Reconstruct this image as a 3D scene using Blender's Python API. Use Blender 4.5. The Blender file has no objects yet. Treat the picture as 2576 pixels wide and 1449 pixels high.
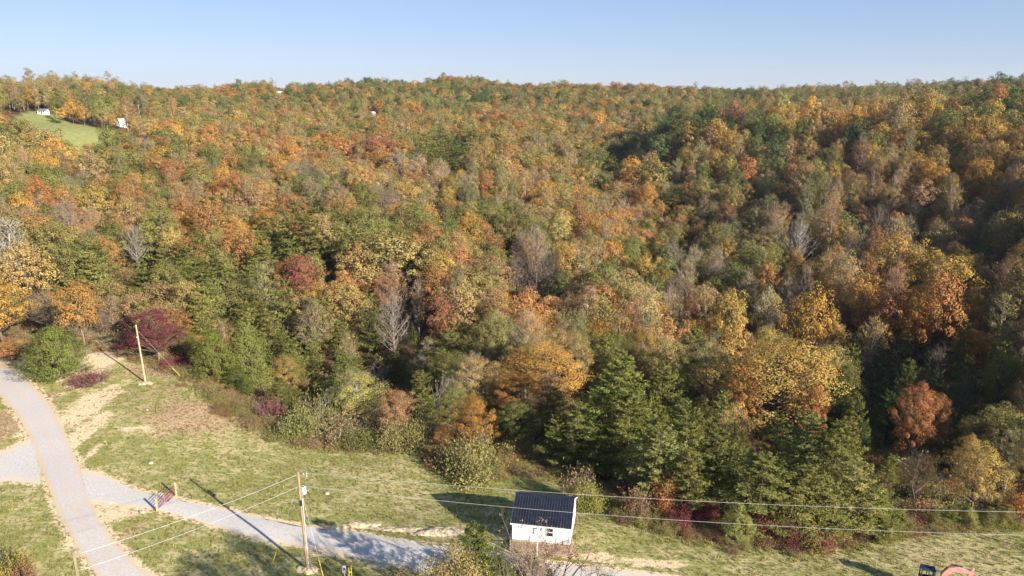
import bpy, math, random
import numpy as np
from mathutils import Vector, Matrix

S = bpy.context.scene
C = S.collection
R_ = math.radians
rng = np.random.default_rng(7)

# ------------------------------------------------------------------ camera, sky, sun, exposure
CAM_H, PITCH, FD = 52.0, R_(15.5), 1839.4          # FD: focal length in pixels of a 2576-wide picture
cam = bpy.data.cameras.new('camera'); cam_o = bpy.data.objects.new('camera', cam); C.objects.link(cam_o)
cam_o.location = (0, 0, CAM_H); cam_o.rotation_euler = (R_(90) - PITCH, 0, 0)
cam.sensor_width = 36.0; cam.lens = 18.0 / math.tan(R_(35)); cam.clip_start = 0.5; cam.clip_end = 20000
S.camera = cam_o

SUN_DIR = Vector((1.72, -1.60, 1.0)).normalized()
elev = math.asin(SUN_DIR.z); azim = math.atan2(SUN_DIR.x, SUN_DIR.y)
world = bpy.data.worlds.new('World'); S.world = world; world.use_nodes = True
wn = world.node_tree.nodes; wl = world.node_tree.links
bg = wn['Background']; sky = wn.new('ShaderNodeTexSky'); sky.sky_type = 'NISHITA'; sky.sun_disc = False
sky.sun_elevation = elev; sky.sun_rotation = azim; sky.air_density = 1.0; sky.dust_density = 0.0; sky.ozone_density = 3.0
sky.altitude = 1500
tn = wn.new('ShaderNodeVectorMath'); tn.operation = 'MULTIPLY'; tn.inputs[1].default_value = (1.90, 2.10, 2.72)   # the camera's white balance of the sky
gm = wn.new('ShaderNodeGamma'); gm.inputs['Gamma'].default_value = 0.52; wl.new(sky.outputs[0], gm.inputs[0])   # a clear, even sky: less glare towards the horizon
wl.new(gm.outputs[0], tn.inputs[0]); wl.new(tn.outputs[0], bg.inputs[0]); bg.inputs[1].default_value = 0.05
sun = bpy.data.lights.new('sun', 'SUN'); sun.energy = 5.0; sun.angle = R_(0.53); sun.color = (1.0, 0.92, 0.80)
sun_o = bpy.data.objects.new('sun', sun); C.objects.link(sun_o); sun_o.location = (200, -200, 200)
sun_o.rotation_euler = (-SUN_DIR).to_track_quat('-Z', 'Y').to_euler()
S.view_settings.view_transform = 'Standard'; S.view_settings.look = 'None'; S.view_settings.gamma = 1.0
S.view_settings.exposure = 1.27; S.view_settings.use_curve_mapping = False
S.render.engine = 'CYCLES'
S.cycles.max_bounces = 5; S.cycles.diffuse_bounces = 2; S.cycles.transmission_bounces = 3; S.cycles.volume_bounces = 0
S.cycles.use_denoising = True; S.cycles.use_adaptive_sampling = False

# ------------------------------------------------------------------ helpers
def tag(o, label=None, cat=None, group=None, kind=None):
    if label: o['label'] = label
    if cat: o['category'] = cat
    if group: o['group'] = group
    if kind: o['kind'] = kind
    return o

def empty(name, loc, rz=0.0):
    o = bpy.data.objects.new(name, None); C.objects.link(o); o.location = loc; o.rotation_euler = (0, 0, rz)
    o.empty_display_size = 0.3
    return o

def mesh_np(name, V, F, mats, mi=None, attrs=None, smooth=False):
    """V (n,3), F list of arrays (m,k) of faces"""
    me = bpy.data.meshes.new(name)
    V = np.asarray(V, np.float32)
    if not isinstance(F, (list, tuple)): F = [F]
    F = [np.asarray(f, np.int32) for f in F if len(f)]
    loops = np.concatenate([f.ravel() for f in F])
    tot = np.concatenate([np.full(len(f), f.shape[1], np.int32) for f in F])
    start = np.concatenate([[0], np.cumsum(tot)[:-1]]).astype(np.int32)
    me.vertices.add(len(V)); me.vertices.foreach_set('co', V.ravel())
    me.loops.add(len(loops)); me.loops.foreach_set('vertex_index', loops)
    me.polygons.add(len(tot)); me.polygons.foreach_set('loop_start', start)
    if mi is not None: me.polygons.foreach_set('material_index', np.asarray(mi, np.int32))
    for m in mats: me.materials.append(m)
    for k, a in (attrs or {}).items():
        at = me.attributes.new(k, 'FLOAT', 'POINT'); at.data.foreach_set('value', np.asarray(a, np.float32))
    me.update(calc_edges=True)
    if smooth: me.shade_smooth()
    else: me.shade_flat()
    return me

def link(name, me, parent=None):
    o = bpy.data.objects.new(name, me); C.objects.link(o)
    if parent is not None: o.parent = parent
    return o

class MB:
    """collects boxes, bars and tubes into one mesh"""
    def __init__(s): s.V = []; s.Q = []; s.T = []; s.n = 0
    def add(s, V, Q=(), T=()):
        V = np.asarray(V, float); s.V.append(V)
        if len(Q): s.Q.append(np.asarray(Q) + s.n)
        if len(T): s.T.append(np.asarray(T) + s.n)
        s.n += len(V)
    def box(s, x0, x1, y0, y1, z0, z1, b=0.0):
        P = np.array([(x, y, z) for z in (z0, z1) for (x, y) in ((x0, y0), (x1, y0), (x1, y1), (x0, y1))], float)
        s.add(P, [(3, 2, 1, 0), (4, 5, 6, 7), (0, 1, 5, 4), (1, 2, 6, 5), (2, 3, 7, 6), (3, 0, 4, 7)])
    def prism(s, pts, y0, y1):
        """polygon in xz extruded along y"""
        n = len(pts)
        V = [(p[0], y0, p[1]) for p in pts] + [(p[0], y1, p[1]) for p in pts]
        s.add(V, [(i, (i + 1) % n, n + (i + 1) % n, n + i) for i in range(n)])
        c = len(V)
        V2 = np.array(V); m0 = V2[:n].mean(0); m1 = V2[n:].mean(0)
        s.add(np.vstack([V2, m0, m1]), T=[(i, 2 * n, (i + 1) % n) for i in range(n)] + [(n + i, n + (i + 1) % n, 2 * n + 1) for i in range(n)])
    def tube(s, pts, rad, k=8, cap=True):
        pts = np.asarray(pts, float); m = len(pts)
        rad = np.broadcast_to(np.asarray(rad, float), (m,))
        V, Q, T = tube_arrays(pts, rad, k)
        s.add(V, Q)
        if cap:
            s.add(np.vstack([V[:k], pts[0]]), T=[(k, (i + 1) % k, i) for i in range(k)])
            s.add(np.vstack([V[-k:], pts[-1]]), T=[(k, i, (i + 1) % k) for i in range(k)])
    def build(s, name, mat, parent=None, smooth=False):
        F = []
        if s.Q: F.append(np.vstack(s.Q))
        if s.T: F.append(np.vstack(s.T))
        return link(name, mesh_np(name, np.vstack(s.V), F, [mat], smooth=smooth), parent)

def tube_arrays(pts, rad, k):
    m = len(pts)
    d = np.gradient(pts, axis=0); d /= np.linalg.norm(d, axis=1)[:, None] + 1e-9
    ref = np.where(np.abs(d[:, 2:3]) > 0.9, np.array([[1.0, 0, 0]]), np.array([[0, 0, 1.0]]))
    if np.abs(d[:, 2]).max() > 0.9 and np.abs(d[:, 2]).min() < 0.9: ref = np.tile(np.array([[0.3, 0.9, 0.1]]), (m, 1))
    u = np.cross(ref, d); u /= np.linalg.norm(u, axis=1)[:, None] + 1e-9
    v = np.cross(d, u)
    a = np.linspace(0, 2 * np.pi, k, endpoint=False)
    V = pts[:, None, :] + rad[:, None, None] * (np.cos(a)[None, :, None] * u[:, None, :] + np.sin(a)[None, :, None] * v[:, None, :])
    i = np.arange(m - 1)[:, None] * k; j = np.arange(k)[None, :]; j2 = (j + 1) % k
    Q = np.stack([i + j, i + j2, i + k + j2, i + k + j], -1).reshape(-1, 4)
    return V.reshape(-1, 3), Q, None

# ------------------------------------------------------------------ materials
def mat(name):
    m = bpy.data.materials.new(name); m.use_nodes = True
    nt = m.node_tree; nt.nodes.clear()
    return m, nt.nodes, nt.links

def N(ns, t, **kw):
    n = ns.new(t)
    for k, v in kw.items(): setattr(n, k, v)
    return n

def simple(name, col, rough=0.7, metal=0.0, var=0.12, scale=6.0, bump=0.0, col2=None, spec=0.3, stretch=None):
    m, ns, ls = mat(name)
    out = N(ns, 'ShaderNodeOutputMaterial'); p = N(ns, 'ShaderNodeBsdfPrincipled')
    p.inputs['Roughness'].default_value = rough; p.inputs['Metallic'].default_value = metal
    p.inputs['Specular IOR Level'].default_value = spec
    tc = N(ns, 'ShaderNodeTexCoord'); no = N(ns, 'ShaderNodeTexNoise'); no.inputs['Scale'].default_value = scale; no.inputs['Detail'].default_value = 5
    src = tc.outputs['Object']
    if stretch:
        mp = N(ns, 'ShaderNodeMapping'); mp.inputs['Scale'].default_value = stretch; ls.new(src, mp.inputs[0]); src = mp.outputs[0]
    ls.new(src, no.inputs['Vector'])
    rp = N(ns, 'ShaderNodeValToRGB'); rp.color_ramp.elements[0].position = 0.3; rp.color_ramp.elements[1].position = 0.7
    c2 = col2 or tuple(c * (1 - 2.5 * var) for c in col)
    rp.color_ramp.elements[0].color = (*c2, 1); rp.color_ramp.elements[1].color = (*[min(1, c * (1 + var)) for c in col], 1)
    ls.new(no.outputs['Fac'], rp.inputs[0]); ls.new(rp.outputs[0], p.inputs['Base Color'])
    if bump:
        b = N(ns, 'ShaderNodeBump'); b.inputs['Strength'].default_value = bump; b.inputs['Distance'].default_value = 0.05
        ls.new(no.outputs['Fac'], b.inputs['Height']); ls.new(b.outputs[0], p.inputs['Normal'])
    ls.new(p.outputs[0], out.inputs[0])
    return m

def leaf_material(name, transl=0.12):
    m, ns, ls = mat(name)
    out = N(ns, 'ShaderNodeOutputMaterial')
    t1 = N(ns, 'ShaderNodeAttribute', attribute_type='INSTANCER', attribute_name='tint')
    t2 = N(ns, 'ShaderNodeAttribute', attribute_type='INSTANCER', attribute_name='tint2')
    cv = N(ns, 'ShaderNodeAttribute', attribute_name='cv'); lv = N(ns, 'ShaderNodeAttribute', attribute_name='lv')
    mr = N(ns, 'ShaderNodeMapRange', interpolation_type='SMOOTHSTEP'); mr.inputs['From Min'].default_value = 0.35; mr.inputs['From Max'].default_value = 0.95
    ls.new(cv.outputs['Fac'], mr.inputs['Value'])
    mx = N(ns, 'ShaderNodeMix', data_type='RGBA'); ls.new(mr.outputs[0], mx.inputs['Factor'])
    ls.new(t1.outputs['Color'], mx.inputs['A']); ls.new(t2.outputs['Color'], mx.inputs['B'])
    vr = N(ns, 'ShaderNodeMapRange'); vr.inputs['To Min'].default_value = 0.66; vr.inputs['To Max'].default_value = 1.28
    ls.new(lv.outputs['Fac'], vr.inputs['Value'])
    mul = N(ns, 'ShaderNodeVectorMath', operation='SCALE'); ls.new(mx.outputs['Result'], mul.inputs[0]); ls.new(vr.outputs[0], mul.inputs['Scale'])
    di = N(ns, 'ShaderNodeBsdfDiffuse'); tr = N(ns, 'ShaderNodeBsdfTranslucent'); ms = N(ns, 'ShaderNodeMixShader')
    ms.inputs[0].default_value = transl
    ls.new(mul.outputs[0], di.inputs[0]); ls.new(mul.outputs[0], tr.inputs[0])
    ls.new(di.outputs[0], ms.inputs[1]); ls.new(tr.outputs[0], ms.inputs[2]); ls.new(ms.outputs[0], out.inputs[0])
    return m

def bark_material(name, col, var=0.5):
    m, ns, ls = mat(name)
    out = N(ns, 'ShaderNodeOutputMaterial'); d = N(ns, 'ShaderNodeBsdfDiffuse')
    g = N(ns, 'ShaderNodeTexCoord'); no = N(ns, 'ShaderNodeTexNoise'); no.inputs['Scale'].default_value = 1.7; no.inputs['Detail'].default_value = 4
    ls.new(g.outputs['Object'], no.inputs['Vector'])
    oi = N(ns, 'ShaderNodeObjectInfo')
    ad = N(ns, 'ShaderNodeMath', operation='ADD'); ls.new(no.outputs['Fac'], ad.inputs[0])
    sc = N(ns, 'ShaderNodeMath', operation='MULTIPLY_ADD'); sc.inputs[1].default_value = 0.5; sc.inputs[2].default_value = -0.25
    ls.new(oi.outputs['Random'], sc.inputs[0]); ls.new(sc.outputs[0], ad.inputs[1])
    rp = N(ns, 'ShaderNodeValToRGB'); rp.color_ramp.elements[0].position = 0.2; rp.color_ramp.elements[1].position = 0.8
    rp.color_ramp.elements[0].color = (*[c * (1 - var) for c in col], 1); rp.color_ramp.elements[1].color = (*[c * (1 + var * .6) for c in col], 1)
    ls.new(ad.outputs[0], rp.inputs[0]); ls.new(rp.outputs[0], d.inputs[0]); ls.new(d.outputs[0], out.inputs[0])
    return m

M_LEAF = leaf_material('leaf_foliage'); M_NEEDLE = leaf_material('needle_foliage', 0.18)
M_BARK = bark_material('brown_bark', (0.16, 0.12, 0.085)); M_PALE = bark_material('pale_grey_bark', (0.27, 0.235, 0.195), 0.35)
M_TWIG = bark_material('twig_bark', (0.185, 0.145, 0.118), 0.4)
M_WHITEBARK = bark_material('white_bark', (0.36, 0.325, 0.28), 0.3)

# ------------------------------------------------------------------ terrain shape
def ray(x, y):
    a = (x - 1288) / FD; b = (y - 724.5) / FD
    return np.array([a, math.cos(PITCH) - math.sin(PITCH) * b, -math.sin(PITCH) - math.cos(PITCH) * b])

def at_z(x, y, z=0.0):
    d = ray(x, y); t = (z - CAM_H) / d[2]
    return np.array([0, 0, CAM_H]) + t * d

def at_dist(x, dist):
    """ground position at horizontal distance dist along picture column x (near the picture's middle rows)"""
    a = (x - 1288) / FD / math.cos(PITCH); k = dist / math.hypot(a, 1)
    return a * k, k

def ctl(x, y, dist, tree=16.0):
    d = ray(x, y); h = math.hypot(d[0], d[1]); t = dist / h
    return (d[0] * t, d[1] * t, CAM_H + d[2] * t - tree)

PTS = []
for p in [(-30, 20, 0.3), (0, -60, 1), (30, 20, 0), (-90, 30, 1), (80, 20, -.5), (-160, -60, 4), (160, -60, 2), (0, -300, 10), (-300, -200, 12), (300, -200, 12),
          (0, 45, .2), (-45, 50, .3), (45, 50, -.3)]: PTS.append(p)
for (x, y, z) in [(60, 960, 0.4), (365, 962, 0), (100, 1150, .3), (60, 1330, .6), (430, 1260, 0), (770, 1430, 0), (700, 1350, -.1), (1000, 1380, 0), (1350, 1380, 0), (1400, 1440, 0),
                  (250, 870, .3), (480, 930, -.5), (560, 980, -1), (700, 1090, -2.2), (560, 1150, -1.0), (900, 1200, -2.0), (1070, 1130, -3.2), (850, 1130, -2.8), (1040, 1250, -1.9),
                  (1250, 1215, -3.3), (1700, 1300, -2.2), (1700, 1400, -.9), (2100, 1400, -1.4), (2400, 1420, -1.2), (2500, 1345, -2.6), (1900, 1370, -1.7)]:
    PTS.append(tuple(at_z(x, y, z)[:2]) + (z,))
for a in [(60, 700, 175), (60, 600, 235), (60, 500, 310), (60, 400, 430), (60, 345, 500), (-500, 600, 230), (-500, 400, 430), (-500, 200, 900),
          (450, 700, 190), (450, 600, 245), (450, 500, 320), (450, 400, 440), (420, 345, 520), (450, 300, 640), (400, 250, 780), 
          (800, 850, 150), (800, 700, 205), (800, 600, 262), (800, 500, 345), (800, 400, 465), (800, 330, 600), (800, 260, 840),
          (1350, 870, 120, 13), (1300, 800, 152), (1300, 700, 205), (1300, 600, 272), (1300, 500, 365), (1300, 400, 480), (1300, 350, 570), (1300, 300, 700), (1300, 260, 860),
          (1650, 1050, 103, 10), (1980, 850, 130, 20), (2200, 850, 186), (2000, 760, 226), (1800, 700, 262), (1750, 600, 345), (1650, 500, 425), (1550, 440, 495), (1500, 405, 540), (1560, 335, 660),
          (1720, 300, 530), (2000, 268, 560), (1800, 255, 900),
          (2400, 1150, 102, 9), (2400, 1000, 130, 13), (2400, 900, 158), (2400, 800, 192), (2400, 700, 236), (2400, 600, 286), (2400, 500, 340), (2400, 400, 402), (2400, 300, 470), (2400, 257, 530), (2150, 272, 540),
          (2100, 1050, 120, 10), (2100, 700, 230), (2100, 600, 285), (2100, 500, 350), (2100, 400, 420), (2100, 330, 480),
          (2300, 236, 930), (3100, 500, 330, -6), (3100, 300, 450, 4), (3100, 230, 600), (3100, 210, 1000)]:
    PTS.append(ctl(*a))
for a in [(60, 192, 820), (175, 188, 830), (268, 217, 980), (400, 213, 1050), (640, 203, 1020), (745, 206, 1075), (860, 207, 1080), (940, 199, 1080), (1060, 213, 1130), (1110, 194, 1150), (1250, 201, 1170), (1400, 217, 1220), (1470, 209, 1180), (1620, 218, 1280), (1750, 215, 1300),
          (1900, 213, 1270), (2200, 214, 1300), (2400, 213, 1250), (2500, 197, 1020), (2565, 193, 1000)]: PTS.append(ctl(a[0], 211 + 1.9 * (a[1] - 211), a[2], 25))
for p in [(130, 95, 3), (170, 80, 8), (230, 60, 14)]: PTS.append(p)  # unseen rise off to the right, added to shade the lower right woods
PTS.append((*at_dist(250, 565), 22)); PTS.append((*at_dist(200, 620), 30)); PTS.append((*at_dist(120, 600), 27)); PTS.append((*at_dist(330, 600), 23))
PTS.append((*at_dist(2300, 700), 12)); PTS.append((*at_dist(1950, 720), 10))
for k in range(24):
    a = 2 * math.pi * k / 24; PTS.append((1900 * math.sin(a), 1900 * math.cos(a), 26))
PTS = np.array(PTS, float)

def _phi(r2): return 0.5 * r2 * np.log(r2 + 1e-9)
def _solve():
    P = PTS[:, :2] / 100; n = len(P)
    D2 = ((P[:, None] - P[None]) ** 2).sum(-1)
    A = np.zeros((n + 3, n + 3)); A[:n, :n] = _phi(D2) + np.eye(n) * 0.0006
    A[:n, n] = 1; A[:n, n + 1:] = P; A[n, :n] = 1; A[n + 1:, :n] = P.T
    return P, np.linalg.solve(A, np.concatenate([PTS[:, 2], [0, 0, 0]]))
_P, _W = _solve()

def zt(x, y):
    x = np.asarray(x, float); y = np.asarray(y, float); sh = x.shape
    X = x.ravel() / 100; Y = y.ravel() / 100; out = np.empty(len(X))
    for s in range(0, len(X), 20000):
        a, b = X[s:s + 20000], Y[s:s + 20000]
        r2 = (a[:, None] - _P[None, :, 0]) ** 2 + (b[:, None] - _P[None, :, 1]) ** 2
        out[s:s + 20000] = _phi(r2) @ _W[:-3] + _W[-3] + a * _W[-2] + b * _W[-1]
    x = x.ravel(); y = y.ravel(); d = np.hypot(x, y)
    w = np.clip((d - 160) / 200, 0, 1)
    out += w * (1.6 * np.sin(x / 21 + 1.3 * np.sin(y / 34)) * np.sin(y / 27 + 1) + 2.4 * np.sin(x / 57 + 2 + y / 90) * np.sin(y / 66 + .5))
    out += (1 - w) * 0.05 * np.sin(x / 3.1 + 1.2 * np.sin(y / 4.7)) * np.sin(y / 2.9)
    f = np.clip((d - 1500) / 700, 0, 1); f = f * f * (3 - 2 * f)
    out = out * (1 - f) + f * (22 + 6 * np.sin(x / 310 + y / 700) * np.sin(y / 280))
    return out.reshape(sh)

def z1(x, y): return float(zt(np.array([x]), np.array([y]))[0])

def ground(x, y):
    """the point of the terrain that lies on the picture's pixel (2576-wide)"""
    d = ray(x, y); t = np.geomspace(40, 3000, 700)
    P = np.array([0, 0, CAM_H]) + t[:, None] * d
    g = P[:, 2] - zt(P[:, 0], P[:, 1])
    k = int(np.argmax(g < 0))
    if g[k] >= 0: k = len(t) - 1
    a, b = t[max(k - 1, 0)], t[k]
    for _ in range(24):
        m = (a + b) / 2; p = np.array([0, 0, CAM_H]) + m * d
        if p[2] > z1(p[0], p[1]): a = m
        else: b = m
    p = np.array([0, 0, CAM_H]) + a * d
    p[2] = z1(p[0], p[1])
    return p

def project(P):
    P = np.asarray(P, float); x, y, z = P[..., 0], P[..., 1], P[..., 2] - CAM_H
    f = y * math.cos(PITCH) - z * math.sin(PITCH); u = y * math.sin(PITCH) + z * math.cos(PITCH)
    return 1288 + FD * x / f, 724.5 - FD * u / f, f

def poly_world(pts): return np.array([ground(*p)[:2] for p in pts])

def inside(x, y, poly):
    x = np.asarray(x); y = np.asarray(y); r = np.zeros(x.shape, bool); n = len(poly)
    for i in range(n):
        x0, y0 = poly[i]; x1, y1 = poly[(i + 1) % n]
        if y0 == y1: continue
        r ^= ((y0 > y) != (y1 > y)) & (x < (x1 - x0) * (y - y0) / (y1 - y0) + x0)
    return r

def seg_dist(x, y, pl):
    d = np.full(x.shape, 1e9)
    for (ax, ay), (bx, by) in zip(pl[:-1], pl[1:]):
        vx, vy = bx - ax, by - ay; L = vx * vx + vy * vy + 1e-9
        t = np.clip(((x - ax) * vx + (y - ay) * vy) / L, 0, 1)
        d = np.minimum(d, np.hypot(x - ax - t * vx, y - ay - t * vy))
    return d

# field boundary against the woods, in picture pixels, closed behind the camera
EDGE = [(-60, 860), (60, 880), (150, 845), (200, 838), (300, 885), (400, 915), (480, 940), (540, 990), (620, 1055), (690, 1090), (760, 1112), (830, 1122), (920, 1122), (1060, 1118), (1090, 1130), (1130, 1175),
        (1190, 1195), (1300, 1178), (1420, 1195), (1480, 1230), (1540, 1270), (1600, 1305), (1700, 1335), (1850, 1362), (2000, 1372), (2130, 1360), (2220, 1335), (2380, 1318), (2600, 1310)]
EDGE_W = poly_world(EDGE)
FIELD = np.vstack([EDGE_W, [[110, 75], [140, 20], [120, -80], [-150, -80], [-170, 60], [-150, 135]]])
MEADOW = np.array([at_dist(75, 590), at_dist(130, 625), at_dist(200, 655), at_dist(240, 600), at_dist(330, 588), at_dist(390, 580), at_dist(350, 525), at_dist(200, 490), at_dist(95, 535)])
ROAD_L = [(0, 997), (28, 1025), (60, 1072), (79, 1109), (98, 1165), (112, 1207), (140, 1277), (164, 1328), (196, 1384), (243, 1449)]
ROAD_R = [(0, 918), (46, 941), (93, 978), (126, 1020), (158, 1076), (182, 1128), (201, 1174), (220, 1240), (233, 1277), (262, 1324), (299, 1371), (336, 1412), (387, 1449)]
DRIVE_U = [(190, 1182), (243, 1186), (289, 1207), (327, 1228), (443, 1253), (513, 1270), (607, 1289), (700, 1309), (780, 1326), (855, 1330), (978, 1354), (1100, 1374), (1255, 1397), (1455, 1424), (1530, 1428), (1674, 1449)]
DRIVE_D = [(212, 1262), (262, 1272), (330, 1276), (390, 1284), (443, 1296), (513, 1316), (607, 1345), (677, 1363), (794, 1378), (855, 1396), (953, 1415), (1050, 1432), (1124, 1449)]
SPUR_U = [(0, 1137), (40, 1120), (88, 1096)]
SPUR_D = [(0, 1213), (50, 1213), (110, 1222)]

def edge_w(pts, pre=(), post=()):
    w = [tuple(ground(*p)[:2]) for p in pts]
    return np.array(list(pre) + w + list(post))
def ext(w, s, n):
    """carry an edge on beyond the picture"""
    if s < 0: d = w[0] - w[1]; d /= np.linalg.norm(d); return np.vstack([w[0] + d * n, w])
    d = w[-1] - w[-2]; d /= np.linalg.norm(d); return np.vstack([w, w[-1] + d * n])
rl = ext(ext(edge_w(ROAD_L), -1, 30), 1, 18); rr = ext(ext(edge_w(ROAD_R), -1, 30), 1, 12)
du = ext(edge_w(DRIVE_U), 1, 30); dd = ext(edge_w(DRIVE_D), 1, 45)
su = ext(edge_w(SPUR_U), -1, 14); sd_ = ext(edge_w(SPUR_D), -1, 14)

def blob(x, y, rx, ry, s=1.0):
    p = ground(x, y); dep = math.atan2(CAM_H - p[2], math.hypot(p[0], p[1])); k = math.hypot(p[0], p[1], CAM_H - p[2]) / FD
    return (p[0], p[1], rx * k, ry * k / math.sin(dep), s)
DIRT = [blob(*b) for b in [(250, 905, 55, 22, .9), (205, 1010, 25, 40, .6), (215, 1085, 28, 45, .95), (240, 1130, 14, 30, .6), (180, 980, 30, 20, .5), (340, 1078, 35, 10, .6), (60, 905, 90, 14, .55), (130, 945, 60, 14, .5), (290, 1290, 60, 22, .75), (250, 1300, 25, 30, .6),
                           (900, 1322, 42, 10, .95), (980, 1330, 60, 8, .8), (1100, 1338, 75, 15, 1.0), (1200, 1368, 70, 12, .7), (860, 1392, 90, 10, .8), (700, 1360, 70, 7, .6), (960, 1425, 80, 10, .7), (770, 1432, 30, 9, .9), (1560, 1408, 110, 14, .6), (1420, 1395, 60, 10, .8), (1300, 1392, 70, 12, .6),
                           (365, 963, 16, 4, 1.), (230, 1020, 40, 60, .8), (200, 940, 70, 22, .6), (300, 870, 60, 14, .6), (345, 1080, 60, 10, .5), (150, 905, 90, 16, .6), (1650, 1418, 120, 14, .7), (1500, 1400, 60, 14, .8), (1180, 1400, 60, 12, .6), (40, 1095, 40, 16, .5), (560, 1175, 60, 6, .15), (420, 1062, 60, 12, .35), (1700, 1424, 80, 8, .4), (300, 940, 60, 12, .2)]]
DRY = [blob(*b) for b in [(300, 1000, 160, 60, .42), (420, 985, 90, 40, .5), (950, 1180, 160, 26, .35), (1250, 1250, 120, 20, .3), (2350, 1400, 200, 30, .4),(480, 1045, 150, 48, .8), (600, 1030, 90, 45, .9), (400, 930, 80, 22, .9), (300, 880, 90, 20, .9), (470, 955, 80, 20, .6), (220, 950, 60, 30, .7), (30, 1060, 60, 60, 1.0), (640, 1085, 120, 30, .5), (100, 900, 150, 25, .8), (330, 1340, 60, 40, .5), (880, 1130, 140, 14, .4)]]

# ------------------------------------------------------------------ ground sheet
def ground_material():
    m, ns, ls = mat('ground_cover')
    out = N(ns, 'ShaderNodeOutputMaterial'); p = N(ns, 'ShaderNodeBsdfPrincipled'); p.inputs['Roughness'].default_value = 0.95; p.inputs['Specular IOR Level'].default_value = 0.1
    tc = N(ns, 'ShaderNodeTexCoord')
    def noise(scale, detail=4, stretch=None, rough=0.55, dist=0.0):
        n = N(ns, 'ShaderNodeTexNoise'); n.inputs['Scale'].default_value = scale; n.inputs['Detail'].default_value = detail; n.inputs['Roughness'].default_value = rough; n.inputs['Distortion'].default_value = dist
        if stretch:
            mp = N(ns, 'ShaderNodeMapping'); mp.inputs['Scale'].default_value = stretch; mp.inputs['Rotation'].default_value = (0, 0, 0.35); ls.new(tc.outputs['Object'], mp.inputs[0]); ls.new(mp.outputs[0], n.inputs['Vector'])
        else: ls.new(tc.outputs['Object'], n.inputs['Vector'])
        return n.outputs['Fac']
    def mixc(f, a, b):
        x = N(ns, 'ShaderNodeMix', data_type='RGBA')
        for s, v in (('Factor', f), ('A', a), ('B', b)):
            if isinstance(v, tuple): x.inputs[s].default_value = (*v, 1)
            elif isinstance(v, float): x.inputs[s].default_value = v
            else: ls.new(v, x.inputs[s])
        return x.outputs['Result']
    def rng_(v, a, b, lo=0.0, hi=1.0):
        r = N(ns, 'ShaderNodeMapRange', interpolation_type='SMOOTHSTEP'); r.inputs['From Min'].default_value = a; r.inputs['From Max'].default_value = b; r.inputs['To Min'].default_value = lo; r.inputs['To Max'].default_value = hi
        ls.new(v, r.inputs['Value']); return r.outputs[0]
    def attr(n): return N(ns, 'ShaderNodeAttribute', attribute_name=n).outputs['Fac']
    def madd(a, k, b):
        x = N(ns, 'ShaderNodeMath', operation='MULTIPLY_ADD'); ls.new(a, x.inputs[0]); x.inputs[1].default_value = k
        if isinstance(b, float): x.inputs[2].default_value = b
        else: ls.new(b, x.inputs[2])
        return x.outputs[0]
    n_big, n_mid, n_fine, n_streak = noise(0.06, 3), noise(0.45, 5), noise(3.2, 5, None, .7, .6), noise(1.1, 4, (0.35, 2.2, 1), .6, .8)
    green = mixc(rng_(n_fine, .38, .64), (.205, .210, .062), (.310, .302, .102))
    straw = mixc(rng_(n_fine, .35, .62), (.36, .30, .135), (.54, .455, .235))
    f1 = rng_(madd(n_big, .9, madd(n_mid, 1.1, madd(n_streak, .9, -0.9))), .42, .76)
    grass = mixc(f1, green, straw)
    dryc = mixc(rng_(n_fine, .35, .65), (.28, .18, .10), (.52, .37, .22))
    dry = rng_(madd(n_mid, .9, madd(attr('dry'), 1.1, -0.45)), .35, .75)
    grass = mixc(dry, grass, dryc)
    dirtc = mixc(rng_(n_fine, .3, .7), (.52, .38, .21), (.78, .62, .40))
    dirt = rng_(madd(n_mid, .9, madd(n_streak, .8, madd(n_fine, .5, madd(attr('dirt'), 1.2, -1.15)))), .36, .66)
    grass = mixc(dirt, grass, dirtc)
    litter = mixc(rng_(n_mid, .3, .7), mixc(rng_(n_fine, .3, .7), (.040, .026, .014), (.10, .062, .032)), mixc(rng_(n_fine, .35, .65), (.05, .035, .018), (.13, .085, .045)))
    fld = rng_(madd(n_mid, .5, madd(attr('field'), 1.0, -0.25)), .42, .58)
    c = mixc(fld, litter, grass)
    c = mixc(attr('meadow'), c, mixc(rng_(n_mid, .3, .7), (.19, .205, .065), (.27, .27, .105)))
    ls.new(c, p.inputs['Base Color'])
    b = N(ns, 'ShaderNodeBump'); b.inputs['Strength'].default_value = 0.8; b.inputs['Distance'].default_value = 0.09
    ls.new(madd(n_fine, 1.0, n_streak), b.inputs['Height']); ls.new(b.outputs[0], p.inputs['Normal'])
    ls.new(p.outputs[0], out.inputs[0])
    return m

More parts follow.
